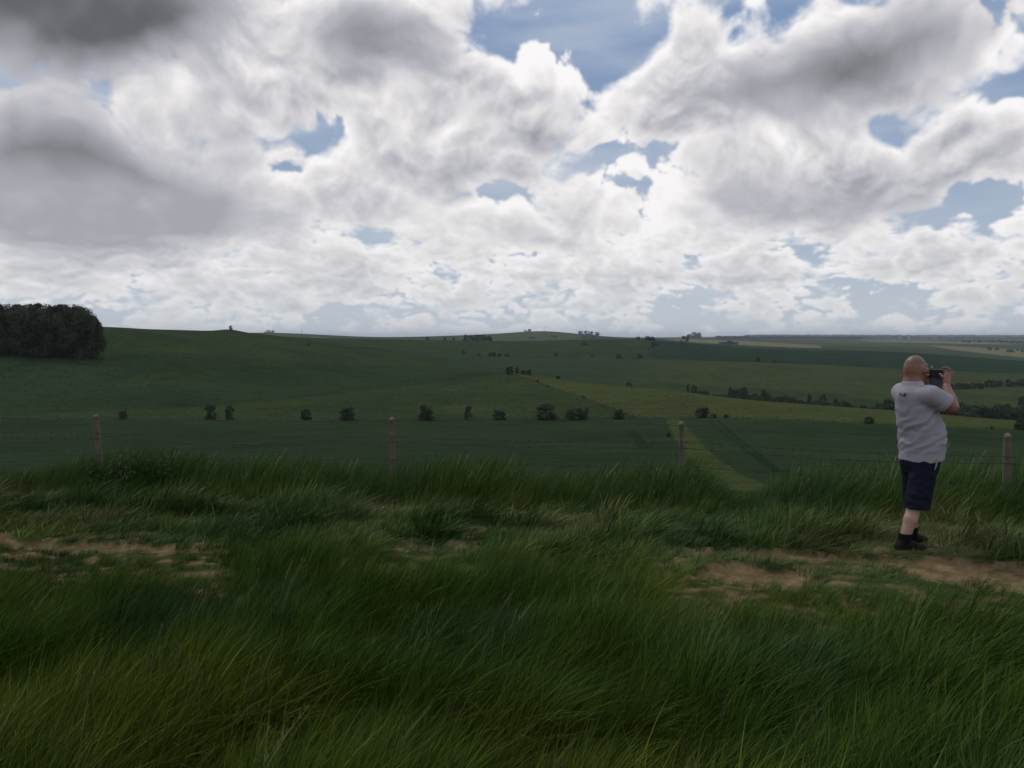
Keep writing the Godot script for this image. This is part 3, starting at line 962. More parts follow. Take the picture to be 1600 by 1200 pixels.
func build_grass() -> void:
	n_clump = noise(61, FastNoiseLite.TYPE_SIMPLEX_SMOOTH, 1.5, 3)
	n_tussock = noise(64, FastNoiseLite.TYPE_SIMPLEX_SMOOTH, 0.85, 2)
	n_gust = noise(62, FastNoiseLite.TYPE_SIMPLEX_SMOOTH, 0.55, 2)
	n_tone = noise(63, FastNoiseLite.TYPE_SIMPLEX_SMOOTH, 0.45, 3)
	var g := RandomNumberGenerator.new()
	g.seed = 77
	var long_tufts := []
	var short_tufts := []
	for k in 6:
		long_tufts.append(tuft_mesh(100 + k, 60, 0.17, 0.0105, 0.15, 0.75, 0.03))
		short_tufts.append(tuft_mesh(200 + k, 40, 0.32, 0.020, 0.25, 0.95, 0.07))
	var m := leaf_material()
	var meadow := []
	var track := []
	var bank := []
	# rows of tufts at jittered spacing, closer near the viewer
	var d := 0.75
	while d < 14.5:
		var step := 0.058 + 0.0068 * d
		var half := 0.86 * d + 1.2
		var x := -half
		while x < half:
			var px := x + g.randf_range(-0.6, 0.6) * step
			var pd := d + g.randf_range(-0.6, 0.6) * step
			x += step
			var q := pd + 0.15 * px
			if q < 7.2 and dirt_at(px, q) + n_bump.get_noise_2d(px * 2.0, pd * 4.0) * 0.6 > g.randf_range(0.0, 0.45):
				continue
			var h := grass_height(px, pd)
			if q > 8.35 and q < 8.75 and g.randf() < 0.2:
				continue
			var s := h * g.randf_range(0.75, 1.2) * lerpf(1.18, 1.36, smooth(9.0, 9.8, q))
			var gust := n_gust.get_noise_2d(px, pd)
			var wide := s if h > 0.25 else lerpf(s, 0.30, 0.6)
			var b := Basis(Vector3.UP, gust * 1.3 + g.randf_range(-0.55, 0.55)).scaled(Vector3(wide, s * (1.0 + gust * 0.25), wide))
			var t := Transform3D(b, Vector3(px, verge_height(px, pd) - 0.02, -pd))
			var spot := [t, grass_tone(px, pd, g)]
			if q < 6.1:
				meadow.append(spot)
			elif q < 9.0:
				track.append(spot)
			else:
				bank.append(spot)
		d += step
	sow("meadow_grass", "long wind-combed green grass filling the foreground before the track", long_tufts, meadow, m)
	sow("track_grass", "short dry trodden grass between and along the wheel ruts", short_tufts, track, m)
	sow("bank_grass", "rank dark green grass on the bank under the wire fence", long_tufts, bank, m)
	# flowering stems
	var stalks := []
	for k in 4:
		stalks.append(stalk_mesh(300 + k))
	var heads := []
	for i in 650:
		var pd := g.randf_range(2.2, 12.0)
		var px := g.randf_range(-1.0, 1.0) * (0.8 * pd + 0.4)
		var q := pd + 0.15 * px
		if q > 5.6 and q < 8.8 and g.randf() < 0.85:
			continue
		if q < 8.8 and g.randf() < 0.45:
			continue
		var h := grass_height(px, pd) * g.randf_range(1.0, 1.35)
		var tone := Color(0.13, 0.145, 0.075) * g.randf_range(0.6, 1.4) * (1.7 if q > 8.8 else 1.0)
		heads.append([Transform3D(Basis(Vector3.UP, g.randf_range(-0.5, 0.5)).scaled(Vector3(h, h, h)), Vector3(px, verge_height(px, pd), -pd)), tone])
	sow("grass_seed_heads", "pale flowering grass stems with feathery heads standing above the grass", stalks, heads, m)

func nettle_meshes(seed_: int) -> Array:
	# an upright stem with pairs of toothed, drooping leaves
	var g := RandomNumberGenerator.new()
	g.seed = seed_
	var stem := [PackedVector3Array(), PackedInt32Array()]
	var v := PackedVector3Array()
	var idx := PackedInt32Array()
	var tall := g.randf_range(0.5, 0.72)
	var lean := Vector3(g.randf_range(0.02, 0.16), 0, g.randf_range(-0.08, 0.08))
	var path := PackedVector3Array()
	var radii := PackedFloat32Array()
	for i in 7:
		var t := i / 6.0
		path.append(Vector3(0, -0.03 + tall * t, 0) + lean * t * t)
		radii.append(0.005 * (1.0 - 0.6 * t))
	tube(stem, path, radii, 6)
	for i in range(1, 12):
		var t := i / 11.0
		var at := path[0].lerp(path[6], t) + lean * (t * t - t) * 0.6
		var size := lerpf(0.15, 0.06, t) * g.randf_range(0.8, 1.2)
		for s in 2:
			var a := i * 1.57 + s * PI + g.randf_range(-0.3, 0.3)
			var out := Vector3(cos(a), 0.25, sin(a))
			var side := Vector3(-sin(a), 0, cos(a))
			var base := v.size()
			for k in 6:
				var u := k / 5.0
				var p := at + out * size * u - Vector3.UP * size * 0.55 * u * u
				var w := size * 0.30 * sin(PI * minf(u * 0.92 + 0.08, 1.0)) * (1.0 + (0.12 if k % 2 else -0.08))
				v.append_array([p - side * w + Vector3.UP * w * 0.25, p, p + side * w + Vector3.UP * w * 0.25])
			for k in 5:
				for c in 2:
					var q := base + k * 3 + c
					idx.append_array([q, q + 3, q + 1, q + 1, q + 3, q + 4])
	return [array_mesh(stem[0], stem[1]), array_mesh(v, idx)]

func build_nettles() -> void:
	var g := RandomNumberGenerator.new()
	g.seed = 5151
	var kinds := [nettle_meshes(1), nettle_meshes(2), nettle_meshes(3), nettle_meshes(4)]
	var leaf := leaf_material(0.75, 0.15)
	leaf.vertex_color_use_as_albedo = false
	leaf.metallic_specular = 0.05
	leaf.albedo_color = lin(0.026, 0.050, 0.016)
	var stalk := plain(lin(0.035, 0.045, 0.020), 0.7)
	var spots := []
	for i in 26:
		spots.append([g.randf_range(-0.75, 0.75) - 5.45, 10.6 + g.randf_range(-0.3, 0.3), "leafy nettle of the tall weed clump beside the leaning fence post", "nettles beside the leaning fence post"])
	for i in 9:
		spots.append([g.randf_range(-0.5, 0.5) + 2.1, 9.6 + g.randf_range(-0.2, 0.2), "leafy nettle at the foot of the pale slim fence post", "nettles at the pale slim fence post"])
	for s in spots:
		var o := thing("nettle", Vector3(s[0], verge_height(s[0], s[1]) - 0.01, -s[1]), s[2], "weed", s[3])
		o.rotation.y = g.randf() * TAU
		o.scale = Vector3.ONE * g.randf_range(0.8, 1.15)
		var k = kinds[g.randi() % 4]
		part("stem", k[0], stalk, o)
		part("leaves", k[1], leaf, o)

# ------------------------------------------------------------------ trees, bushes, hedges
func leaf_cloud(g: RandomNumberGenerator, clumps: int, leaves: int, size: float, low: float, top_heavy: float, ragged: float) -> ArrayMesh:
	# a crown one wide and one high on y = 0 .. 1, made of leaf sprays round many clumps
	var v := PackedVector3Array()
	var idx := PackedInt32Array()
	var col := PackedColorArray()
	var centres := []
	for i in clumps:
		var a := g.randf() * TAU
		var y := lerpf(low, 0.93, pow(g.randf(), 1.0 - top_heavy * 0.4))
		var t := (y - low) / (1.0 - low)
		var wide := sqrt(maxf(1.0 - pow(absf(t - 0.36) / 0.68, 2.4), 0.02)) * 0.40
		var rr := wide * sqrt(g.randf_range(0.15, 1.0))
		centres.append([Vector3(cos(a) * rr, y, sin(a) * rr), g.randf_range(0.10, 0.17) * pow(42.0 / clumps, 0.35) * (1.0 + ragged * g.randf_range(-0.4, 0.4)), g.randf_range(0.75, 1.3)])
	for i in leaves:
		var c = centres[i % clumps]
		var n := Vector3(g.randfn(), g.randfn() * 0.9 + 0.15, g.randfn()).normalized()
		var p: Vector3 = c[0] + n * (c[1] * g.randf_range(0.55, 1.08))
		p.y = clampf(p.y, 0.0, 1.02)
		n = (n + Vector3(g.randfn(), g.randfn() + 0.4, g.randfn()) * 0.55).normalized()
		var x := n.cross(Vector3(g.randfn(), g.randfn(), g.randfn())).normalized()
		var y := n.cross(x)
		var s := size * g.randf_range(0.5, 1.2)
		var k := v.size()
		v.append_array([p - x * s, p + y * s * 0.55, p + x * s, p - y * s * 0.55])
		idx.append_array([k, k + 1, k + 2, k, k + 2, k + 3])
		var t: float = c[2] * g.randf_range(0.8, 1.2)
		for q in 4:
			col.append(Color(t * g.randf_range(0.9, 1.1), t, t * 0.95))
	return array_mesh(v, idx, PackedVector3Array(), col)

func trunk_mesh(g: RandomNumberGenerator, height_: float, radius: float, limbs: int) -> ArrayMesh:
	var st := [PackedVector3Array(), PackedInt32Array()]
	var path := PackedVector3Array()
	var radii := PackedFloat32Array()
	for i in 6:
		var t := i / 5.0
		path.append(Vector3(g.randf_range(-0.02, 0.02) * t, -0.04 + t * height_, g.randf_range(-0.02, 0.02) * t))
		radii.append(radius * (1.25 - 0.25 * minf(t * 4.0, 1.0)) * (1.0 - 0.7 * t))
	tube(st, path, radii, 7)
	for k in limbs:
		var a := TAU * k / limbs + g.randf()
		var s := path[2 + k % 3]
		var dir := Vector3(cos(a) * 0.5, 0.6, sin(a) * 0.5)
		var l := height_ * g.randf_range(0.35, 0.55)
		tube(st, PackedVector3Array([s, s + dir * l * 0.5, s + dir * l + Vector3.UP * l * 0.2]), PackedFloat32Array([radius * 0.45, radius * 0.3, radius * 0.1]), 5)
	return array_mesh(st[0], st[1])

var plant_kinds := {}          # name -> array of [crown mesh, trunk mesh]
var bark: StandardMaterial3D

func grow_kind(kind: String, variants: int, clumps: int, leaves: int, size: float, low: float, heavy: float, ragged: float, trunk: float) -> void:
	var list := []
	for i in variants:
		var g := RandomNumberGenerator.new()
		g.seed = hash(kind) + i * 17
		list.append([leaf_cloud(g, clumps, leaves, size, low, heavy, ragged), trunk_mesh(g, 0.75, trunk, 5)])
	plant_kinds[kind] = list

var leafs := {}

func foliage(c: Color) -> StandardMaterial3D:
	var key := c.to_html()
	if not leafs.has(key):
		var m := leaf_material(0.7, 0.25)
		m.albedo_color = c.linear_to_srgb()
		leafs[key] = m
	return leafs[key]

func plant(kind: String, called: String, x: float, d: float, w: float, h: float, c: Color, label: String, category: String, group: String, g: RandomNumberGenerator) -> void:
	var o := thing(called, Vector3(x, height(x, d) + tumulus(x, d) - 0.02 * h, -d), label, category, group)
	var variant = plant_kinds[kind][g.randi() % plant_kinds[kind].size()]
	var crown := part("crown", variant[0], foliage(c), o)
	var trunk := part("trunk", variant[1], bark, o)
	var b := Basis(Vector3.UP, g.randf() * TAU)
	crown.basis = b.scaled(Vector3(w * 1.08, h, w * 1.08))
	trunk.basis = b.scaled(Vector3(w * 0.8, h, w * 0.8))

func plants(kind: String, called: String, list: Array, c: Color, label: String, category: String, group: String, g: RandomNumberGenerator) -> void:
	for i in range(0, list.size(), 4):
		plant(kind, called, list[i], list[i + 1], list[i + 2], list[i + 3], c * g.randf_range(0.75, 1.35), label, category, group, g)

func each(kind: String, called: String, list: Array, c: Color, labels: Array, category: String, group: String, g: RandomNumberGenerator) -> void:
	for i in labels.size():
		plant(kind, called, list[i * 4], list[i * 4 + 1], list[i * 4 + 2], list[i * 4 + 3], c * g.randf_range(0.85, 1.2), labels[i], category, group, g)

func hedge(called: String, label: String, line: PackedVector2Array, wide: float, high: float, leaf: float, per_metre: float, c: Color, g: RandomNumberGenerator) -> void:
	# a ragged low hedge of leaf sprays along a field edge
	var v := PackedVector3Array()
	var idx := PackedInt32Array()
	var col := PackedColorArray()
	for s in line.size() - 1:
		var a := line[s]
		var b := line[s + 1]
		var n := int(a.distance_to(b) * per_metre)
		for i in n:
			var p := a.lerp(b, (i + g.randf()) / n)
			var lump := 0.55 + 0.6 * absf(n_patch.get_noise_2d(p.x * 9.0, p.y * 9.0)) * 2.0
			var at := Vector3(p.x + g.randfn() * wide * 0.4, 0.0, -p.y + g.randfn() * wide * 0.4)
			at.y = height(at.x, -at.z) + g.randf() * high * lump
			var nn := Vector3(g.randfn(), g.randfn() + 0.5, g.randfn()).normalized()
			var x := nn.cross(Vector3(g.randfn(), g.randfn(), g.randfn())).normalized()
			var y := nn.cross(x)
			var sz := leaf * g.randf_range(0.5, 1.2)
			var k := v.size()
			v.append_array([at - x * sz, at + y * sz * 0.6, at + x * sz, at - y * sz * 0.6])
			idx.append_array([k, k + 1, k + 2, k, k + 2, k + 3])
			var t := g.randf_range(0.7, 1.3)
			for q in 4:
				col.append(Color(t, t, t))
	var o := MeshInstance3D.new()
	o.mesh = array_mesh(v, idx, PackedVector3Array(), col)
	o.material_override = foliage(c)
	o.name = numbered(called)
	add_child(o)
	tag(o, label, "hedge")

func far_wood(label: String, px0: float, px1: float, dist: float, depth: float, count: int, wide: float, high: float, g: RandomNumberGenerator) -> void:
	# a belt of trees too far away to count
	var mm := MultiMesh.new()
	mm.transform_format = MultiMesh.TRANSFORM_3D
	mm.use_colors = true
	mm.mesh = plant_kinds["speck"][0][0]
	mm.instance_count = count
	for i in count:
		var d := dist + g.randf_range(-0.5, 0.5) * depth
		var x := (lerpf(px0, px1, (i + g.randf()) / count) - 800.0) / FOCAL * d
		var s := g.randf_range(0.7, 1.25)
		mm.set_instance_transform(i, Transform3D(Basis(Vector3.UP, g.randf() * TAU).scaled(Vector3(wide * s, high * s, wide * s)), Vector3(x, height(x, d) + tumulus(x, d) - 1.0, -d)))
		var t := g.randf_range(0.8, 1.2)
		mm.set_instance_color(i, Color(t, t, t))
	var o := MultiMeshInstance3D.new()
	o.multimesh = mm
	o.material_override = foliage(Color(0.034, 0.050, 0.030))
	o.name = numbered("woodland")
	o.set_meta("kind", "stuff")
	add_child(o)
	tag(o, label, "woodland")

func build_trees() -> void:
	var g := RandomNumberGenerator.new()
	g.seed = 4242
	bark = plain(lin(0.040, 0.034, 0.027), 0.9)
	grow_kind("beech", 5, 24, 7500, 0.030, 0.02, 0.3, 0.6, 0.022)
	grow_kind("bush", 6, 55, 3200, 0.040, 0.0, -0.3, 0.25, 0.020)
	grow_kind("tree", 5, 36, 2200, 0.045, 0.02, -0.1, 0.6, 0.024)
	grow_kind("speck", 4, 16, 330, 0.12, 0.0, -0.2, 0.4, 0.035)
	var dark := Color(0.036, 0.052, 0.031)
	var light := Color(0.048, 0.068, 0.036)
	# the hedge line behind the near crop field
	var sorts := ["small round dark bush beside the long gap in the hedge line", "tall rounded bush standing close beside a paler leafy one", "pale thin-leaved bush standing close beside a taller dark one", "compact dark bush in the hedge line with a rounded top", "wide dome-shaped dark bush in the hedge line", "tall dark bush with an uneven crown, beyond the second fence post", "small pale upright bush standing alone in the hedge line", "low wide bush with a pale top in the hedge line", "largest bush of the hedge line, broad and domed", "broad low bush joined to a paler leafy neighbour", "pale feathery bush leaning on a broad low dark one", "last bush of the hedge line before the grass strip", "broad dark bush where the yellow field meets the right crop field", "tiny bush on the field edge next to a broad dark one", "tiny scrubby bush farthest along the yellow field edge"]
	for i in range(0, b_hedge.size(), 4):
		var k := i / 4
		var pale := k == 2 or k == 6 or k == 10
		plant("tree" if pale else "bush", "hawthorn_bush", b_hedge[i], b_hedge[i + 1], b_hedge[i + 2], b_hedge[i + 3], light if pale else dark, sorts[k], "bush", "bushes along the hedge line beyond the near crop field", g)
	var edge := ["dark bush growing out of the yellow field's lower edge", "tiny tuft-like bush on the yellow field's edge", "dark bush at the corner of the yellow field", "smaller dark bush behind the one at the yellow field's corner"]
	for i in range(0, b_right.size(), 4):
		plant("bush", "field_edge_bush", b_right[i], b_right[i + 1], b_right[i + 2], b_right[i + 3], dark, edge[i / 4], "bush", "bushes on the yellow field's lower edge", g)
	plants("bush", "scrub_bush", b_strip, dark, "small dark bush on the grassy strip between the two crop fields", "bush", "", g)
	each("bush", "spur_bush", b_spur, dark, ["biggest bush of the cluster where the spur's fence line begins", "thin upright bush in the cluster on the spur's crest", "low bush between two taller ones in the spur cluster", "outermost bush of the cluster on the spur's crest", "lone small bush on the crest of the yellow field", "tiny bush high on the line down the spur", "tiny bush low on the line down the spur", "tiny bush midway on the line down the spur"], "bush", "bushes on the near spur", g)
	plants("bush", "valley_tree", b_valley, dark, "small dark tree of the broken hedge in the valley behind the yellow field", "tree", "trees of the valley hedge", g)
	plants("bush", "copse_tree", b_copse, dark, "dark rounded tree of the dense copse behind the yellow field", "tree", "trees of the dense copse", g)
	plants("bush", "hedgerow_tree", b_row, dark, "dark tree in the straight row across the olive pasture", "tree", "trees of the row across the olive pasture", g)
	plants("bush", "distant_bush", b_mid, dark, "small dark bush on the far hedge line below the ridge", "bush", "bushes along the far hedge line", g)
	each("bush", "ridge_tree", b_ridge, dark, ["small tree standing apart beside the ridge group", "rounded tree of the ridge group next to the largest", "largest dark tree of the little group on the middle ridge", "tree just below the largest one of the ridge group", "lowest small bush under the ridge group"], "tree", "trees on the middle ridge", g)
	each("speck", "skyline_bush", b_skyline, dark, ["tiny bush on top of the grassy burial mound", "tiny bush of a pair on the bare skyline", "tiny bush of a pair on the bare skyline", "tiny lone bush on the skyline before the tree clump", "tiny bush on the skyline closest to the tree clump"], "bush", "bushes on the skyline", g)
	plants("speck", "clump_tree", b_clump, dark, "tree of the flat-topped clump on the skyline ridge", "tree", "trees of the skyline clump", g)
	each("speck", "parkland_tree", b_far, dark, ["big round lone tree in the pale fields beyond the ridge", "smaller tree at one end of the low far clump", "middle and tallest tree of the low far clump", "last tree of the low far clump beyond the ridge"], "tree", "trees in the pale fields beyond the ridge", g)
	var clumps := ["hazy tree of the tall clump on the blue hill behind the lone round tree", "hazy tree of the long clump along the pale far hill's shoulder", "hazy tree of the little clump at the foot of the pale far hill", "hazy tree of the clump on the far hill behind the left slope", "hazy tree on the top of the pale far hill", "hazy low scrub under the pale far hill"]
	var whose := [0, 0, 0, 1, 1, 1, 1, 2, 2, 3, 3, 4, 4, 5]
	var names := []
	for k in whose:
		names.append(clumps[k])
	each("speck", "hilltop_tree", b_far_hill, dark, names, "tree", "trees on the far hills", g)
	plants("beech", "beech_tree", b_wood, Color(0.030, 0.037, 0.021), "tall dark tree of the dense wood on the hillside", "tree", "trees of the hillside wood", g)
	hedge("hedge", "low ragged line of rough growth behind the crop field under the bushes", ln_hedge, 0.7, 0.9, 0.20, 5.0, dark, g)
	hedge("hedge", "low dark line of growth between yellow field and right crop field", ln_hedge_right, 0.6, 0.75, 0.20, 6.0, dark, g)
	hedge("hedge", "thin dark line running down the spur between pasture and yellow field", ln_fence, 0.5, 0.8, 0.20, 6.0, dark, g)
	hedge("hedge", "narrow rough bank running up the pasture below the dark hill field", ln_diagonal, 0.5, 0.35, 0.16, 3.0, Color(0.040, 0.055, 0.028), g)
	hedge("hedge", "long straight dark hedge across the slope below the ridge", ln_mid_hedge, 1.0, 1.7, 0.40, 3.0, dark, g)
	hedge("hedge", "faint dark hedge along the lower edge of the olive pasture", ln_lane, 0.6, 0.8, 0.30, 2.5, dark, g)
	far_wood("hazy dark woodland belt below the far horizon, nearest the hills", 1118, 1172, 5300.0, 500.0, 80, 26.0, 15.0, g)
	far_wood("long hazy woodland belt across the plain beyond the pale fields", 1175, 1345, 5600.0, 600.0, 190, 26.0, 13.0, g)
	far_wood("thin blue-grey woodland on the farthest horizon", 1165, 1900, 11500.0, 2500.0, 620, 70.0, 24.0, g)
	far_wood("blue-grey woods on the plain before the horizon", 1190, 1900, 8000.0, 1800.0, 300, 44.0, 16.0, g)
	far_wood("hazy strip of woodland between the pale fields and the village", 1200, 1900, 6400.0, 700.0, 150, 34.0, 13.0, g)
	far_wood("scattered hedgerow trees on the plain beyond the ridge crop", 1500, 1800, 3900.0, 500.0, 60, 18.0, 11.0, g)
	far_wood("scattered farm trees just beyond the dark ridge crop", 1535, 1800, 2500.0, 250.0, 26, 12.0, 9.0, g)

# ------------------------------------------------------------------ fence, far buildings, masts
var post_spots := [[-10.6, 11.75, 0.43, 0.052, 0.02], [-6.15, 11.1, 0.43, 0.050, 0.055], [-1.70, 10.67, 0.43, 0.046, 0.02], [2.34, 10.1, 0.435, 0.046, 0.03], [5.94, 8.87, 0.43, 0.050, 0.012], [9.7, 8.2, 0.42, 0.05, -0.02]]

func post_mesh(g: RandomNumberGenerator, tall: float, radius: float, lean: float) -> ArrayMesh:
	# a peeled round stake, split and worn, with a rounded-off slanting top
	var v := PackedVector3Array()
	var idx := PackedInt32Array()
	var sides := 18
	var rings := 26
	var rough := noise(g.randi(), FastNoiseLite.TYPE_SIMPLEX_SMOOTH, 6.0, 3)
	for i in rings + 3:
		var t := minf(float(i) / rings, 1.0)
		var y := lerpf(-0.25, tall, t)
		var shrink := 1.0
		if i > rings:
			shrink = [0.72, 0.30][i - rings - 1]
			y = tall + [0.012, 0.018][i - rings - 1]
		elif i == rings:
			shrink = 0.93
		for k in sides:
			var a := TAU * k / sides
			var groove := 0.12 * rough.get_noise_3d(cos(a) * 0.9, y * 0.12, sin(a) * 0.9) + 0.05 * rough.get_noise_3d(cos(a) * 3.0, y * 0.5, sin(a) * 3.0)
			var r := radius * 0.9 * shrink * (1.06 - 0.10 * t) * (1.0 + groove)
			v.append(Vector3(cos(a) * r + (y * -lean), y + (cos(a + 1.0) * 0.012 if i >= rings else 0.0), sin(a) * r))
	for i in rings + 2:
		for k in sides:
			var a := i * sides + k
			var b := i * sides + (k + 1) % sides
			idx.append_array([a, a + sides, b, b, a + sides, b + sides])
	var c := v.size()
	v.append(Vector3(-tall * lean, tall + 0.02, 0))
	var last := (rings + 2) * sides
	for k in sides:
		idx.append_array([last + k, c, last + (k + 1) % sides])
	return array_mesh(v, idx)

func wood_material() -> StandardMaterial3D:
	var m := StandardMaterial3D.new()
	var long := noise(71, FastNoiseLite.TYPE_SIMPLEX_SMOOTH, 0.03, 4)
	var lichen := noise(72, FastNoiseLite.TYPE_SIMPLEX_SMOOTH, 0.025, 3)
	var img := Image.create(128, 256, false, Image.FORMAT_RGB8)
	for y in 256:
		for x in 128:
			var t := long.get_noise_2d(x * 3.0, y * 0.22) * 0.5 + 0.5
			var c := lin(0.052, 0.048, 0.032).lerp(lin(0.120, 0.113, 0.078), t)
			c = c.lerp(lin(0.12, 0.13, 0.085), smooth(0.1, 0.5, lichen.get_noise_2d(x, y)) * 0.7)
			img.set_pixel(x, y, c)
	m.albedo_texture = ImageTexture.create_from_image(img)
	m.uv1_triplanar = true
	m.uv1_scale = Vector3(2.5, 1.0, 2.5)
	m.roughness = 0.9
	return m

func build_fence() -> void:
	var g := RandomNumberGenerator.new()
	g.seed = 91
	var wood := wood_material()
	var steel := plain(lin(0.020, 0.019, 0.017), 0.7)
	steel.metallic = 0.2
	var labels := ["weathered fence post at the shaded far end of the wire fence", "leaning grey fence post beside a clump of tall weeds", "slim upright fence post in front of the tall dark bush", "pale slim fence post standing before the yellow grass strip", "stout mossy fence post next to the man", "weathered fence post beyond the stout mossy one"]
	var tops := []
	for i in post_spots.size():
		var p = post_spots[i]
		var y := verge_height(p[0], p[1])
		var tall: float = p[2] - y
		var o := thing("fence_post", Vector3(p[0], y, -p[1]), labels[i], "fence post", "posts of the wire fence")
		part("stake", post_mesh(g, tall, p[3], p[4]), wood, o)
		for drop in [0.03, 0.25, 0.33, 0.58]:
			var s: float = tall - drop
			var staple := part("staple", tube_mesh(PackedVector3Array([Vector3(-0.006, 0, -0.004), Vector3(-0.006, 0, 0.008), Vector3(0.006, 0, 0.008), Vector3(0.006, 0, -0.004)]), PackedFloat32Array([0.0016, 0.0016, 0.0016, 0.0016]), 5), steel, o)
			staple.position = Vector3(-s * p[4], s, p[3] * 1.02)
		tops.append(Vector3(p[0] - tall * p[4], p[2], -p[1] + p[3] + 0.004))
	var names := ["plain top wire of the fence strung just below the post tops", "barbed wire strung a hand below the top wire", "barbed wire of the close middle pair on the fence", "lowest barbed wire of the fence, half hidden in grass"]
	var drops := [0.03, 0.25, 0.33, 0.58]
	for w in 4:
		var o := thing("fence_wire" if w == 0 else "barbed_wire", Vector3.ZERO, names[w], "wire", "wires of the fence")
		var path := PackedVector3Array()
		var radii := PackedFloat32Array()
		var barbs := [PackedVector3Array(), PackedInt32Array()]
		for i in tops.size() - 1:
			var a: Vector3 = tops[i] - Vector3.UP * drops[w]
			var b: Vector3 = tops[i + 1] - Vector3.UP * drops[w]
			var sag: float = [0.012, 0.03, 0.05, 0.03][w] * g.randf_range(0.6, 1.3)
			for k in 16:
				var t := k / 16.0
				path.append(a.lerp(b, t) - Vector3.UP * sag * 4.0 * t * (1.0 - t))
				radii.append(0.0034)
			if w > 0:
				var n := int(a.distance_to(b) / 0.11)
				for k in n:
					var t := (k + 0.5) / n
					var p := a.lerp(b, t) - Vector3.UP * sag * 4.0 * t * (1.0 - t)
					for s in 2:
						var dir := Vector3(g.randf_range(-0.4, 0.4), g.randfn(), g.randfn()).normalized() * 0.019
						tube(barbs, PackedVector3Array([p - dir, p, p + dir]), PackedFloat32Array([0.0014, 0.0050, 0.0014]), 4)
		path.append(tops[tops.size() - 1] - Vector3.UP * drops[w])
		radii.append(0.0034)
		part("strand", tube_mesh(path, radii, 5), steel, o)
		if w > 0:
			var o2 := part("barbs", array_mesh(barbs[0], barbs[1]), steel, o)
			o2.set_meta("kind", "stuff")

func build_far_things() -> void:
	var g := RandomNumberGenerator.new()
	g.seed = 17
	var white := plain(lin(0.62, 0.60, 0.56), 0.8)
	var slate := plain(lin(0.16, 0.14, 0.13), 0.8)
	for spot in [[1384, 6900, 22], [1391, 7000, 16], [1397, 7050, 26], [1404, 6950, 18], [1411, 7100, 24], [1418, 7000, 20], [1424, 7150, 30], [1444, 7300, 24], [1461, 7200, 16], [1332, 7400, 18], [1347, 7300, 16], [1548, 7600, 26], [1570, 7700, 22], [1588, 7600, 18]]:
		var d: float = spot[1]
		var x: float = (spot[0] - 800.0) / FOCAL * d
		var w: float = spot[2]
		var o := thing("house", Vector3(x, height(x, d) + tumulus(x, d), -d), "tiny white house of the distant village on the plain", "house", "houses of the distant village")
		o.rotation.y = g.randf_range(-0.4, 0.4)
		var box := BoxMesh.new()
		box.size = Vector3(w, 9.0, 9.0)
		part("wall", box, white, o).position.y = 3.5
		var prism := PrismMesh.new()
		prism.size = Vector3(9.8, 4.5, w + 0.8)
		var roof := part("roof", prism, slate, o)
		roof.position.y = 10.26
		roof.rotation.y = PI / 2
	var grey := plain(lin(0.20, 0.20, 0.21), 0.7)
	for spot in [[472, 3500, 26.0, "thin radio mast on the pale far hill behind the left slope"], [850, 3520, 24.0, "thin radio mast on the pale far hill between two tree clumps"]]:
		var d: float = spot[1]
		var x: float = (spot[0] - 800.0) / FOCAL * d
		var o := thing("radio_mast", Vector3(x, height(x, d) + tumulus(x, d), -d), spot[3], "mast")
		var t: float = spot[2]
		var st := [PackedVector3Array(), PackedInt32Array()]
		for k in 3:
			var a := TAU * k / 3.0
			tube(st, PackedVector3Array([Vector3(cos(a) * 1.1, -1, sin(a) * 1.1), Vector3(cos(a) * 0.5, t, sin(a) * 0.5)]), PackedFloat32Array([0.28, 0.2]), 5)
		for s in 8:
			var y := t * s / 8.0
			for k in 3:
				var a := TAU * k / 3.0
				var b := TAU * (k + 1) / 3.0
				tube(st, PackedVector3Array([Vector3(cos(a), y, sin(a)), Vector3(cos(b) * 0.9, y + t / 8.0, sin(b) * 0.9)]), PackedFloat32Array([0.12, 0.12]), 4)
		part("lattice", array_mesh(st[0], st[1]), grey, o)
		part("aerial", tube_mesh(PackedVector3Array([Vector3(0, t, 0), Vector3(0, t + 5.0, 0)]), PackedFloat32Array([0.3, 0.15]), 6), grey, o)

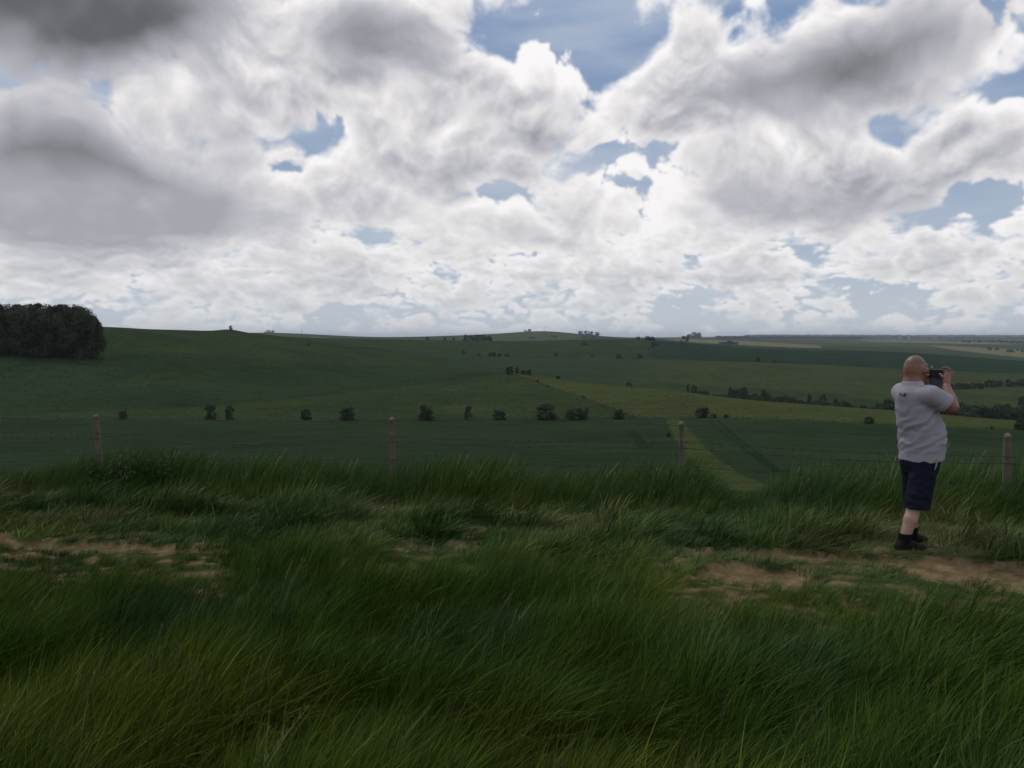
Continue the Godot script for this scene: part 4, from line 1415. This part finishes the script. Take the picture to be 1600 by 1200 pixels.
# ------------------------------------------------------------------ the man with the phone
# A blob field on a grid: tapered capsules and ellipsoids joined smoothly, meshed as surface nets.
class Field:
	var lo: Vector3
	var cell: float
	var n: Vector3i
	var f: PackedFloat32Array

	func _init(lo_: Vector3, hi: Vector3, cell_: float) -> void:
		lo = lo_
		cell = cell_
		n = Vector3i(((hi - lo) / cell).ceil()) + Vector3i.ONE
		f = PackedFloat32Array()
		f.resize(n.x * n.y * n.z)
		f.fill(1.0)

	func span(a: Vector3, b: Vector3) -> Array:
		var i0 := Vector3i(((a - lo) / cell).floor()).clamp(Vector3i.ZERO, n - Vector3i.ONE)
		var i1 := Vector3i(((b - lo) / cell).ceil()).clamp(Vector3i.ZERO, n - Vector3i.ONE)
		return [i0, i1]

	# squash: how much deeper or thinner than round along x, y, z
	func capsule(a: Vector3, b: Vector3, ra: float, rb: float, k := 0.03, squash := Vector3.ONE) -> void:
		var r := maxf(ra, rb) * maxf(squash.x, maxf(squash.y, squash.z)) + k + cell * 2.0
		var s := span(a.min(b) - Vector3.ONE * r, a.max(b) + Vector3.ONE * r)
		var inv := Vector3.ONE / squash
		var sa := a * inv
		var d := b * inv - sa
		var dd := maxf(d.length_squared(), 1e-9)
		for z in range(s[0].z, s[1].z + 1):
			for y in range(s[0].y, s[1].y + 1):
				var at := (z * n.y + y) * n.x
				for x in range(s[0].x, s[1].x + 1):
					var p := (lo + Vector3(x, y, z) * cell) * inv - sa
					var t := clampf(p.dot(d) / dd, 0.0, 1.0)
					var v := (p - d * t).length() - lerpf(ra, rb, t)
					var o := f[at + x]
					var h := maxf(k - absf(o - v), 0.0)
					f[at + x] = minf(o, v) - h * h / (4.0 * k)

	func ellipsoid(c: Vector3, r: Vector3, k := 0.03) -> void:
		var m := minf(r.x, minf(r.y, r.z))
		capsule(c, c, m, m, k, r / m)

	func carve(a: Vector3, b: Vector3, ra: float, rb: float) -> void:
		var r := maxf(ra, rb) + cell * 2.0
		var s := span(a.min(b) - Vector3.ONE * r, a.max(b) + Vector3.ONE * r)
		var d := b - a
		for z in range(s[0].z, s[1].z + 1):
			for y in range(s[0].y, s[1].y + 1):
				var at := (z * n.y + y) * n.x
				for x in range(s[0].x, s[1].x + 1):
					var p := lo + Vector3(x, y, z) * cell - a
					var t := clampf(p.dot(d) / d.length_squared(), 0.0, 1.0)
					f[at + x] = maxf(f[at + x], lerpf(ra, rb, t) - (p - d * t).length())

	func shape(change: Callable) -> void:
		# change(p, v) for every point near the surface
		for z in n.z:
			for y in n.y:
				var at := (z * n.y + y) * n.x
				for x in n.x:
					var v := f[at + x]
					if v < 0.05:
						f[at + x] = change.call(lo + Vector3(x, y, z) * cell, v)

	func mesh_into(st: Array) -> void:
		var v: PackedVector3Array = st[0]
		var idx: PackedInt32Array = st[1]
		var sy := n.x
		var sz := n.x * n.y
		var made := PackedInt32Array()
		made.resize(f.size())
		made.fill(-1)
		for z in n.z - 1:
			for y in n.y - 1:
				var row := z * sz + y * sy
				for x in n.x - 1:
					var c := row + x
					var f0 := f[c]
					if f0 > cell * 2.0 or f0 < -cell * 2.0:
						continue
					var e := [f0, f[c + 1], f[c + sy], f[c + sy + 1], f[c + sz], f[c + sz + 1], f[c + sz + sy], f[c + sz + sy + 1]]
					var neg := 0
					for q in 8:
						if e[q] < 0.0:
							neg += 1
					if neg == 0 or neg == 8:
						continue
					var sum := Vector3.ZERO
					var cnt := 0
					for pair in EDGES:
						var a: float = e[pair[0]]
						var b: float = e[pair[1]]
						if (a < 0.0) != (b < 0.0):
							sum += (CORNERS[pair[0]] as Vector3).lerp(CORNERS[pair[1]], a / (a - b))
							cnt += 1
					made[c] = v.size()
					v.append(lo + (Vector3(x, y, z) + sum / cnt) * cell)
		for z in range(1, n.z - 1):
			for y in range(1, n.y - 1):
				var row := z * sz + y * sy
				for x in range(1, n.x - 1):
					var c := row + x
					var f0 := f[c]
					if f0 > cell * 2.0 or f0 < -cell * 2.0:
						continue
					var inside := f0 < 0.0
					if inside != (f[c + 1] < 0.0):
						quad(idx, made, c - sy - sz, c - sz, c, c - sy, inside)
					if inside != (f[c + sy] < 0.0):
						quad(idx, made, c - 1 - sz, c - 1, c, c - sz, inside)
					if inside != (f[c + sz] < 0.0):
						quad(idx, made, c - 1 - sy, c - sy, c, c - 1, inside)
		st[0] = v
		st[1] = idx

	func quad(idx: PackedInt32Array, made: PackedInt32Array, a: int, b: int, c: int, d: int, inside: bool) -> void:
		var i := made[a]
		var j := made[b]
		var k := made[c]
		var l := made[d]
		if i < 0 or j < 0 or k < 0 or l < 0:
			return
		if inside:
			idx.append_array([i, k, j, i, l, k])
		else:
			idx.append_array([i, j, k, i, k, l])

	const CORNERS := [Vector3(0, 0, 0), Vector3(1, 0, 0), Vector3(0, 1, 0), Vector3(1, 1, 0), Vector3(0, 0, 1), Vector3(1, 0, 1), Vector3(0, 1, 1), Vector3(1, 1, 1)]
	const EDGES := [[0, 1], [2, 3], [4, 5], [6, 7], [0, 2], [1, 3], [4, 6], [5, 7], [0, 4], [1, 5], [2, 6], [3, 7]]

func b3(right: float, up: float, ahead: float) -> Vector3:
	return Vector3(right, up, -ahead)

func chain(f: Field, p: Array, r: Array, k := 0.006) -> void:
	for i in p.size() - 1:
		f.capsule(p[i], p[i + 1], r[i], r[i + 1], k)

func cloth(c: Color, tex: Texture2D, metres: float, rough := 0.9) -> StandardMaterial3D:
	var m := plain(c, rough)
	m.albedo_texture = tex
	m.uv1_triplanar = true
	m.uv1_scale = Vector3.ONE / metres
	m.metallic_specular = 0.2
	return m

func build_person() -> void:
	var px := 3.765
	var pd := 6.95
	var turn := -deg_to_rad(28.5 + 45.0)
	var ground := verge_height(px, pd) - 0.012
	var man := thing("person", Vector3(px, ground, -pd), "stocky bald man in grey t-shirt and navy shorts raising a phone to photograph the view", "person")
	man.rotation.y = turn
	man.scale = Vector3.ONE * 1.024
	var right := [b3(0.20, 1.435, -0.01), b3(0.235, 1.325, 0.165), b3(0.130, 1.500, 0.215)]
	var left := [b3(-0.175, 1.435, 0.0), b3(-0.225, 1.31, 0.13), b3(-0.125, 1.488, 0.175)]
	# --- skin: one body
	var st := [PackedVector3Array(), PackedInt32Array()]
	var f := Field.new(b3(-0.36, 0.0, 0.42), b3(0.36, 1.56, -0.36), 0.013)
	f.capsule(b3(0, 1.34, -0.02), b3(0, 1.0, 0.07), 0.10, 0.11, 0.05, Vector3(1.3, 1, 1))
	f.capsule(b3(0, 1.58, -0.02), b3(0, 1.42, -0.035), 0.068, 0.075, 0.05)
	for arm in [right, left]:
		f.capsule(b3(signf(arm[0].x) * 0.1, 1.40, -0.02), arm[0], 0.05, 0.055, 0.03)
		f.capsule(arm[0], arm[1], 0.058, 0.057, 0.03)
		var mid: Vector3 = arm[1].lerp(arm[2], 0.35)
		f.capsule(arm[1], mid, 0.055, 0.057, 0.03)
		f.capsule(mid, arm[2], 0.057, 0.035, 0.02)
	var hip := b3(0, 0.92, 0.06)
	var legs := [[b3(0.075, 0.86, 0.06), b3(0.088, 0.46, -0.036), b3(0.090, 0.30, -0.098), b3(0.090, 0.09, -0.172)], [b3(-0.075, 0.86, 0.08), b3(-0.080, 0.46, 0.105), b3(-0.080, 0.30, 0.090), b3(-0.080, 0.09, 0.085)]]
	for leg in legs:
		f.capsule(hip, leg[0], 0.08, 0.075, 0.03)
		f.capsule(leg[0], leg[1], 0.070, 0.052, 0.02)
		f.capsule(leg[1], leg[2], 0.050, 0.056, 0.02)
		f.capsule(leg[2], leg[3], 0.056, 0.041, 0.02)
	f.mesh_into(st)
	# head
	f = Field.new(b3(-0.12, 1.46, 0.17), b3(0.12, 1.82, -0.15), 0.0062)
	f.ellipsoid(b3(0, 1.688, -0.012), Vector3(0.079, 0.093, 0.098), 0.03)
	f.ellipsoid(b3(0, 1.65, -0.035), Vector3(0.074, 0.075, 0.072), 0.03)
	f.capsule(b3(0, 1.62, 0.035), b3(0, 1.575, 0.062), 0.060, 0.040, 0.03)
	f.capsule(b3(0, 1.61, -0.03), b3(0, 1.48, -0.042), 0.074, 0.085, 0.03)
	f.capsule(b3(-0.045, 1.69, 0.075), b3(0.045, 1.69, 0.075), 0.016, 0.016, 0.02)
	f.capsule(b3(0, 1.672, 0.088), b3(0, 1.635, 0.108), 0.010, 0.016, 0.012)
	f.capsule(b3(-0.022, 1.597, 0.092), b3(0.022, 1.597, 0.092), 0.009, 0.009, 0.012)
	for s in [-1.0, 1.0]:
		f.capsule(b3(s * 0.050, 1.645, 0.060), b3(s * 0.030, 1.615, 0.070), 0.026, 0.022, 0.02)
		f.carve(b3(s * 0.034, 1.668, 0.108), b3(s * 0.034, 1.668, 0.120), 0.018, 0.020)
		f.ellipsoid(b3(s * 0.034, 1.668, 0.080), Vector3(0.014, 0.012, 0.012), 0.004)
		f.ellipsoid(b3(s * 0.086, 1.652, -0.010), Vector3(0.013, 0.036, 0.022), 0.006)
		f.carve(b3(s * 0.097, 1.655, -0.006), b3(s * 0.100, 1.648, -0.006), 0.010, 0.010)
	var head_start: int = st[0].size()
	f.mesh_into(st)
	# the head looks a little towards the viewer's side of where the chest points
	var v: PackedVector3Array = st[0]
	for i in range(head_start, v.size()):
		v[i] = (v[i] - b3(0, 0, -0.04)).rotated(Vector3.UP, 0.12) + b3(0, 0, -0.04)
	st[0] = v
	# hands closed on the ends of the phone
	var phone_at := b3(0.0, 1.612, 0.225)
	f = Field.new(b3(0.0, 1.44, 0.330), b3(0.22, 1.72, 0.110), 0.0042)
	f.capsule(right[2], b3(0.112, 1.545, 0.235), 0.030, 0.030, 0.012, Vector3(0.8, 1, 1))
	f.capsule(b3(0.112, 1.545, 0.235), b3(0.100, 1.600, 0.252), 0.034, 0.030, 0.012, Vector3(0.62, 1, 1.15))
	chain(f, [b3(0.104, 1.615, 0.275), b3(0.100, 1.655, 0.278), b3(0.078, 1.672, 0.262), b3(0.060, 1.668, 0.242)], [0.0100, 0.0092, 0.0085, 0.0075])
	chain(f, [b3(0.104, 1.600, 0.282), b3(0.106, 1.628, 0.298), b3(0.088, 1.634, 0.282), b3(0.060, 1.632, 0.240)], [0.0100, 0.0095, 0.0088, 0.0078])
	chain(f, [b3(0.106, 1.578, 0.280), b3(0.106, 1.604, 0.298), b3(0.088, 1.610, 0.284), b3(0.058, 1.610, 0.242)], [0.0098, 0.0092, 0.0085, 0.0076])
	chain(f, [b3(0.108, 1.556, 0.270), b3(0.104, 1.574, 0.288), b3(0.086, 1.582, 0.276), b3(0.062, 1.584, 0.242)], [0.0090, 0.0084, 0.0078, 0.0070])
	chain(f, [b3(0.104, 1.562, 0.218), b3(0.096, 1.588, 0.202), b3(0.078, 1.606, 0.204), b3(0.058, 1.612, 0.211)], [0.0135, 0.0115, 0.0100, 0.0085])
	f.mesh_into(st)
	f = Field.new(b3(-0.22, 1.43, 0.330), b3(0.0, 1.72, 0.090), 0.0042)
	f.capsule(left[2], b3(-0.112, 1.540, 0.220), 0.030, 0.030, 0.012, Vector3(0.8, 1, 1))
	f.capsule(b3(-0.112, 1.540, 0.220), b3(-0.104, 1.596, 0.242), 0.033, 0.029, 0.012, Vector3(0.62, 1, 1.15))
	chain(f, [b3(-0.106, 1.612, 0.266), b3(-0.102, 1.652, 0.272), b3(-0.080, 1.668, 0.258), b3(-0.062, 1.664, 0.240)], [0.0100, 0.0092, 0.0085, 0.0075])
	chain(f, [b3(-0.106, 1.596, 0.274), b3(-0.108, 1.624, 0.294), b3(-0.090, 1.632, 0.282), b3(-0.060, 1.630, 0.240)], [0.0100, 0.0095, 0.0088, 0.0078])
	chain(f, [b3(-0.108, 1.574, 0.272), b3(-0.108, 1.600, 0.294), b3(-0.090, 1.608, 0.284), b3(-0.058, 1.608, 0.242)], [0.0098, 0.0092, 0.0085, 0.0076])
	chain(f, [b3(-0.110, 1.552, 0.262), b3(-0.106, 1.570, 0.284), b3(-0.088, 1.578, 0.276), b3(-0.062, 1.580, 0.242)], [0.0090, 0.0084, 0.0078, 0.0070])
	chain(f, [b3(-0.106, 1.556, 0.208), b3(-0.098, 1.578, 0.194), b3(-0.078, 1.592, 0.200), b3(-0.060, 1.598, 0.210)], [0.0135, 0.0115, 0.0100, 0.0085])
	f.mesh_into(st)
	v = st[0]
	var col := PackedColorArray()
	var blotch := noise(81, FastNoiseLite.TYPE_SIMPLEX_SMOOTH, 22.0, 3)
	for p in v:
		var ruddy := Color(0.20, 0.092, 0.068)  # reddish skin, with the backlit head's shade put into the colour
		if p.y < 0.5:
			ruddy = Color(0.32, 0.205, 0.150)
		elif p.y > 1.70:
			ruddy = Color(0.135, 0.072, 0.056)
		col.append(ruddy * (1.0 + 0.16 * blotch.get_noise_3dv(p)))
	var skin := StandardMaterial3D.new()
	skin.vertex_color_use_as_albedo = true
	skin.roughness = 0.5
	skin.subsurf_scatter_enabled = true
	skin.subsurf_scatter_strength = 0.08
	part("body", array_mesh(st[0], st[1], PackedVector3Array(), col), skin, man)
	# --- t-shirt
	f = Field.new(b3(-0.36, 0.78, 0.40), b3(0.36, 1.58, -0.28), 0.0092)
	f.capsule(b3(0, 1.395, -0.022), b3(0, 1.20, 0.025), 0.138, 0.156, 0.05, Vector3(1.20, 1, 1))
	f.capsule(b3(-0.125, 1.435, -0.035), b3(0.125, 1.435, -0.035), 0.070, 0.070, 0.05)
	f.ellipsoid(b3(0, 1.05, 0.095), Vector3(0.195, 0.25, 0.182), 0.06)
	f.capsule(b3(0, 1.05, 0.090), b3(0, 0.74, 0.092), 0.168, 0.174, 0.05, Vector3(1.17, 1, 1))
	for arm in [right, left]:
		f.capsule(arm[0] - Vector3(signf(arm[0].x) * 0.015, 0.0, 0.0), arm[0].lerp(arm[1], 0.98), 0.086, 0.090, 0.045)
	f.capsule(b3(0, 1.505, -0.035), b3(0, 1.45, -0.035), 0.092, 0.12, 0.03)
	var fold := noise(82, FastNoiseLite.TYPE_SIMPLEX_SMOOTH, 5.0, 2)
	var crease := noise(83, FastNoiseLite.TYPE_SIMPLEX_SMOOTH, 11.0, 2)
	f.shape(func(p: Vector3, d: float) -> float:
		var s := p.x * 0.67 - p.z * 0.74
		var along := p.y * 0.80 - s * 0.60
		var amount := (fold.get_noise_3dv(p) * 0.5 + 0.55) * smooth(1.42, 1.25, p.y)
		var wave := sin(along * 66.0 + fold.get_noise_3dv(p * 0.8) * 5.0)
		d += wave * wave * wave * 0.0095 * amount * smooth(0.83, 0.93, p.y) + crease.get_noise_3dv(p) * 0.0022
		for arm in [right, left]:
			# sleeve ends three quarters of the way to the elbow
			var dir: Vector3 = (arm[1] - arm[0]).normalized()
			var t: float = (p - arm[0]).dot(dir)
			if t > 0.08 and (p - arm[0] - dir * t).length() < 0.12 and absf(p.x) > 0.14:
				d = maxf(d, t - 0.150)
				d += sin(t * 75.0 + p.y * 40.0) * 0.0022
		# hem hangs a little higher over the belly
		return maxf(d, 0.812 + maxf(-p.z, 0.0) * 0.16 - p.y))
	f.carve(b3(0, 1.615, -0.03), b3(0, 1.66, -0.02), 0.088, 0.095)
	for arm in [right, left]:
		var way: Vector3 = (arm[1] - arm[0]).normalized()
		f.carve(arm[0] + way * 0.205, arm[0] + way * 0.24, 0.070, 0.072)
	st = [PackedVector3Array(), PackedInt32Array()]
	f.mesh_into(st)
	var weave := grain(84, 0.06, 4, 0.80, 1.0, 256)
	var shirt := part("t_shirt", array_mesh(st[0], st[1]), cloth(lin(0.35, 0.34, 0.40), weave, 0.25), man)
	# the small dark emblem between the shoulder blades
	var ev := PackedVector3Array()
	var ei := PackedInt32Array()
	for ring in 3:
		var r0 := 0.004 + ring * 0.0065
		for s in 8:
			var a0 := PI * 0.5 * s / 8.0
			var a1 := PI * 0.5 * (s + 1) / 8.0
			var k: int = ev.size()
			for q in [[r0, a0], [r0 + 0.0052, a0], [r0 + 0.0052, a1], [r0, a1]]:
				ev.append(Vector3(0.018 - cos(q[1]) * q[0], sin(q[1]) * q[0] - 0.011, 0))
			ei.append_array([k, k + 1, k + 2, k, k + 2, k + 3])
	for line in 3:
		var k: int = ev.size()
		var y := -0.008 + line * 0.007
		ev.append_array([Vector3(-0.030, y, 0), Vector3(-0.010, y, 0), Vector3(-0.010, y + 0.0035, 0), Vector3(-0.030, y + 0.0035, 0)])
		ei.append_array([k, k + 1, k + 2, k, k + 2, k + 3])
	var em := part("emblem", array_mesh(ev, ei), plain(lin(0.015, 0.015, 0.018), 0.7), shirt)
	var spot := b3(0.045, 1.425, 0.0)
	em.position = surface_point(st[0], spot)
	em.rotation = Vector3(-0.10, 0.22, 0)
	em.scale = Vector3.ONE * 1.4
	# --- shorts
	f = Field.new(b3(-0.30, 0.34, 0.36), b3(0.30, 0.94, -0.24), 0.0105)
	f.capsule(b3(0, 0.90, 0.078), b3(0, 0.80, 0.072), 0.142, 0.146, 0.05, Vector3(1.14, 1, 1))
	f.capsule(b3(0.075, 0.80, 0.062), b3(0.088, 0.36, -0.042), 0.112, 0.104, 0.04)
	f.capsule(b3(-0.075, 0.80, 0.080), b3(-0.085, 0.36, 0.125), 0.108, 0.100, 0.04)
	f.shape(func(p: Vector3, d: float) -> float:
		d += crease.get_noise_3dv(p) * 0.007 * smooth(0.80, 0.70, p.y) + sin(p.y * 70.0 + p.x * 30.0 + crease.get_noise_3dv(p * 0.7) * 4.0) * 0.0022
		d = maxf(d, p.y - 0.90)
		return maxf(d, 0.392 - minf(p.z, 0.1) * -0.06 - p.y))
	f.carve(b3(0.088, 0.30, -0.045), b3(0.088, 0.39, -0.045), 0.080, 0.070)
	f.carve(b3(-0.085, 0.30, 0.120), b3(-0.085, 0.39, 0.120), 0.078, 0.070)
	st = [PackedVector3Array(), PackedInt32Array()]
	f.mesh_into(st)
	var shorts := part("shorts", array_mesh(st[0], st[1]), cloth(lin(0.013, 0.016, 0.030), weave, 0.18), man)
	var belt := []
	for i in 33:
		var a := TAU * i / 32.0
		belt.append(b3(cos(a) * 0.168, 0.822, 0.074 + sin(a) * 0.147))
	var radii := PackedFloat32Array()
	radii.resize(33)
	radii.fill(0.011)
	part("belt", tube_mesh(PackedVector3Array(belt), radii, 6), plain(lin(0.010, 0.010, 0.011), 0.5), shorts)
	var cord := surface_point(st[0], b3(0.20, 0.82, 0.06), true)
	part("hanging_strap", tube_mesh(PackedVector3Array([cord + Vector3(0.008, 0.05, 0), cord + Vector3(0.010, 0.02, 0.004), cord + Vector3(0.012, -0.015, 0.014), cord + Vector3(0.010, -0.045, 0.026)]), PackedFloat32Array([0.006, 0.0075, 0.0065, 0.003]), 6), plain(lin(0.20, 0.20, 0.18), 0.8), shorts)
	# --- socks and shoes
	var black := cloth(lin(0.009, 0.009, 0.010), weave, 0.1)
	var leather := plain(lin(0.012, 0.011, 0.011), 0.75)
	leather.metallic_specular = 0.2
	var sole := plain(lin(0.022, 0.021, 0.020), 0.8)
	for k in 2:
		var leg = legs[k]
		var ankle: Vector3 = leg[3]
		var out := 0.035 if k == 0 else -0.03
		f = Field.new(ankle + Vector3(-0.1, -0.12, -0.12), ankle + Vector3(0.1, 0.15, 0.12), 0.0085)
		f.capsule(leg[2].lerp(leg[3], 0.50), ankle, 0.061, 0.049, 0.02)
		f.capsule(ankle, ankle + b3(0, -0.045, 0.02), 0.049, 0.045, 0.02)
		var cut := 0.175
		f.shape(func(p: Vector3, d: float) -> float: return maxf(d + sin(p.y * 240.0) * 0.0008, p.y - cut))
		st = [PackedVector3Array(), PackedInt32Array()]
		f.mesh_into(st)
		part("sock", array_mesh(st[0], st[1]), black, man)
		f = Field.new(ankle + Vector3(-0.12, -0.13, -0.26), ankle + Vector3(0.12, 0.06, 0.13), 0.0085)
		var heel := ankle + b3(0, -0.040, -0.045)
		var toe := ankle + b3(out, -0.052, 0.175)
		f.capsule(heel, toe, 0.043, 0.040, 0.03, Vector3(1.0, 0.95, 1.0))
		f.capsule(ankle + b3(0, -0.005, -0.01), ankle + b3(out * 0.5, -0.03, 0.09), 0.050, 0.042, 0.03)
		f.shape(func(p: Vector3, d: float) -> float: return maxf(d, 0.014 - p.y))
		f.carve(ankle + Vector3(0, 0.02, 0), ankle + Vector3(0, 0.08, 0), 0.040, 0.048)
		st = [PackedVector3Array(), PackedInt32Array()]
		f.mesh_into(st)
		var shoe := part("shoe", array_mesh(st[0], st[1]), leather, man)
		f = Field.new(ankle + Vector3(-0.13, -0.14, -0.27), ankle + Vector3(0.13, 0.0, 0.14), 0.0085)
		f.capsule(Vector3(heel.x, 0.012, heel.z), Vector3(toe.x, 0.012, toe.z), 0.047, 0.046, 0.02)
		f.shape(func(p: Vector3, d: float) -> float: return maxf(d, absf(p.y - 0.010) - 0.014))
		st = [PackedVector3Array(), PackedInt32Array()]
		f.mesh_into(st)
		part("sole", array_mesh(st[0], st[1]), sole, shoe)
	# --- the phone in its opened flip case, held level by both hands
	var base := Transform3D(Basis(Vector3.UP, turn), man.position)
	var phone := thing("smartphone", base * (phone_at * 1.024), "black smartphone in an opened flip case held up in both hands", "phone")
	phone.rotation = Vector3(-0.06, turn, 0)
	phone.scale = Vector3.ONE * 1.024
	var case_m := plain(lin(0.012, 0.012, 0.014), 0.5)
	var glass := plain(lin(0.006, 0.007, 0.009), 0.25)
	glass.metallic_specular = 0.25
	var flap_m := plain(lin(0.045, 0.050, 0.065), 0.7)
	part("case", slab(0.158, 0.082, 0.011, 0.010), case_m, phone)
	var screen := part("screen", slab(0.140, 0.068, 0.0012, 0.003), glass, phone)
	screen.position.z = 0.0062
	var flap := part("case_flap", slab(0.150, 0.078, 0.005, 0.008), flap_m, phone)
	flap.position = Vector3(0, -0.082, -0.008)
	flap.rotation.x = 0.12
	part("hinge", tube_mesh(PackedVector3Array([Vector3(-0.074, -0.0415, -0.003), Vector3(0.074, -0.0415, -0.003)]), PackedFloat32Array([0.0045, 0.0045]), 8), flap_m, phone)
	var lens := part("camera", tube_mesh(PackedVector3Array([Vector3(-0.05, 0.018, -0.005), Vector3(-0.05, 0.018, -0.0075)]), PackedFloat32Array([0.007, 0.007]), 14), glass, phone)
	lens.set_meta("label", "round camera lens on the phone's back")

func surface_point(v: PackedVector3Array, near: Vector3, side := false) -> Vector3:
	# the outermost vertex at that height: at the back for that x, or at the right for that z
	var best := Vector3.ZERO
	var far := -1.0e9
	for p in v:
		if absf(p.y - near.y) > 0.02:
			continue
		if side:
			if absf(p.z - near.z) < 0.03 and p.x > far:
				far = p.x
				best = p
		elif absf(p.x - near.x) < 0.02 and p.z > far:
			far = p.z
			best = p
	return best + (Vector3(0.003, 0, 0) if side else Vector3(0, 0, 0.006))

func slab(w: float, h: float, t: float, r: float) -> ArrayMesh:
	# a plate with rounded corners and eased edges, w wide, h high, t thick
	var ring := []
	for c in 4:
		var cx := (w * 0.5 - r) * (1.0 if c == 0 or c == 3 else -1.0)
		var cy := (h * 0.5 - r) * (1.0 if c < 2 else -1.0)
		for s in 5:
			var a := PI * 0.5 * (c + s / 4.0)
			ring.append([cx, cy, cos(a), sin(a)])
	var v := PackedVector3Array()
	var idx := PackedInt32Array()
	var e := minf(t * 0.3, r * 0.5)
	for layer in [[-t * 0.5, r - e], [-t * 0.5 + e, r], [t * 0.5 - e, r], [t * 0.5, r - e]]:
		for q in ring:
			v.append(Vector3(q[0] + q[2] * layer[1], q[1] + q[3] * layer[1], layer[0]))
	var n := ring.size()
	for l in 3:
		for k in n:
			var a := l * n + k
			var b := l * n + (k + 1) % n
			idx.append_array([a, a + n, b, b, a + n, b + n])
	for l in [0, 3]:
		var c := v.size()
		v.append(Vector3(0, 0, -t * 0.5 if l == 0 else t * 0.5))
		for k in n:
			var a: int = l * n + k
			var b: int = l * n + (k + 1) % n
			if l == 0:
				idx.append_array([c, a, b])
			else:
				idx.append_array([c, b, a])
	return array_mesh(v, idx)

func _ready() -> void:
	rng.seed = 20240611
	var cam := Camera3D.new()
	cam.name = "camera"
	cam.fov = rad_to_deg(2.0 * atan(600.0 / FOCAL))
	cam.position = Vector3(0, EYE, 0)
	cam.rotation.x = -pitch
	cam.near = 0.05
	cam.far = 60000.0
	add_child(cam)
	var env := Environment.new()
	env.background_mode = Environment.BG_SKY
	env.sky = make_sky()
	env.tonemap_mode = Environment.TONE_MAPPER_LINEAR
	env.tonemap_exposure = 1.0
	env.sdfgi_enabled = true
	env.ssao_enabled = true
	env.ssil_enabled = true
	env.fog_enabled = true
	env.fog_density = 0.00005
	env.fog_light_color = Color(0.86, 0.92, 1.0)
	var we := WorldEnvironment.new()
	we.name = "daylight"
	we.environment = env
	add_child(we)
	# sun behind cloud, ahead and to the left of the viewer
	var sun := DirectionalLight3D.new()
	sun.name = "sun"
	sun.light_energy = 0.45
	sun.light_color = Color(1.0, 0.96, 0.9)
	sun.light_angular_distance = 10.0
	sun.shadow_enabled = true
	add_child(sun)
	sun.look_at_from_position(Vector3.ZERO, -Vector3(-0.30, 0.80, -0.52))
	survey_land()
	survey_fields()
	build_land()
	build_grass()
	build_nettles()
	build_trees()
	build_fence()
	build_far_things()
	build_person()
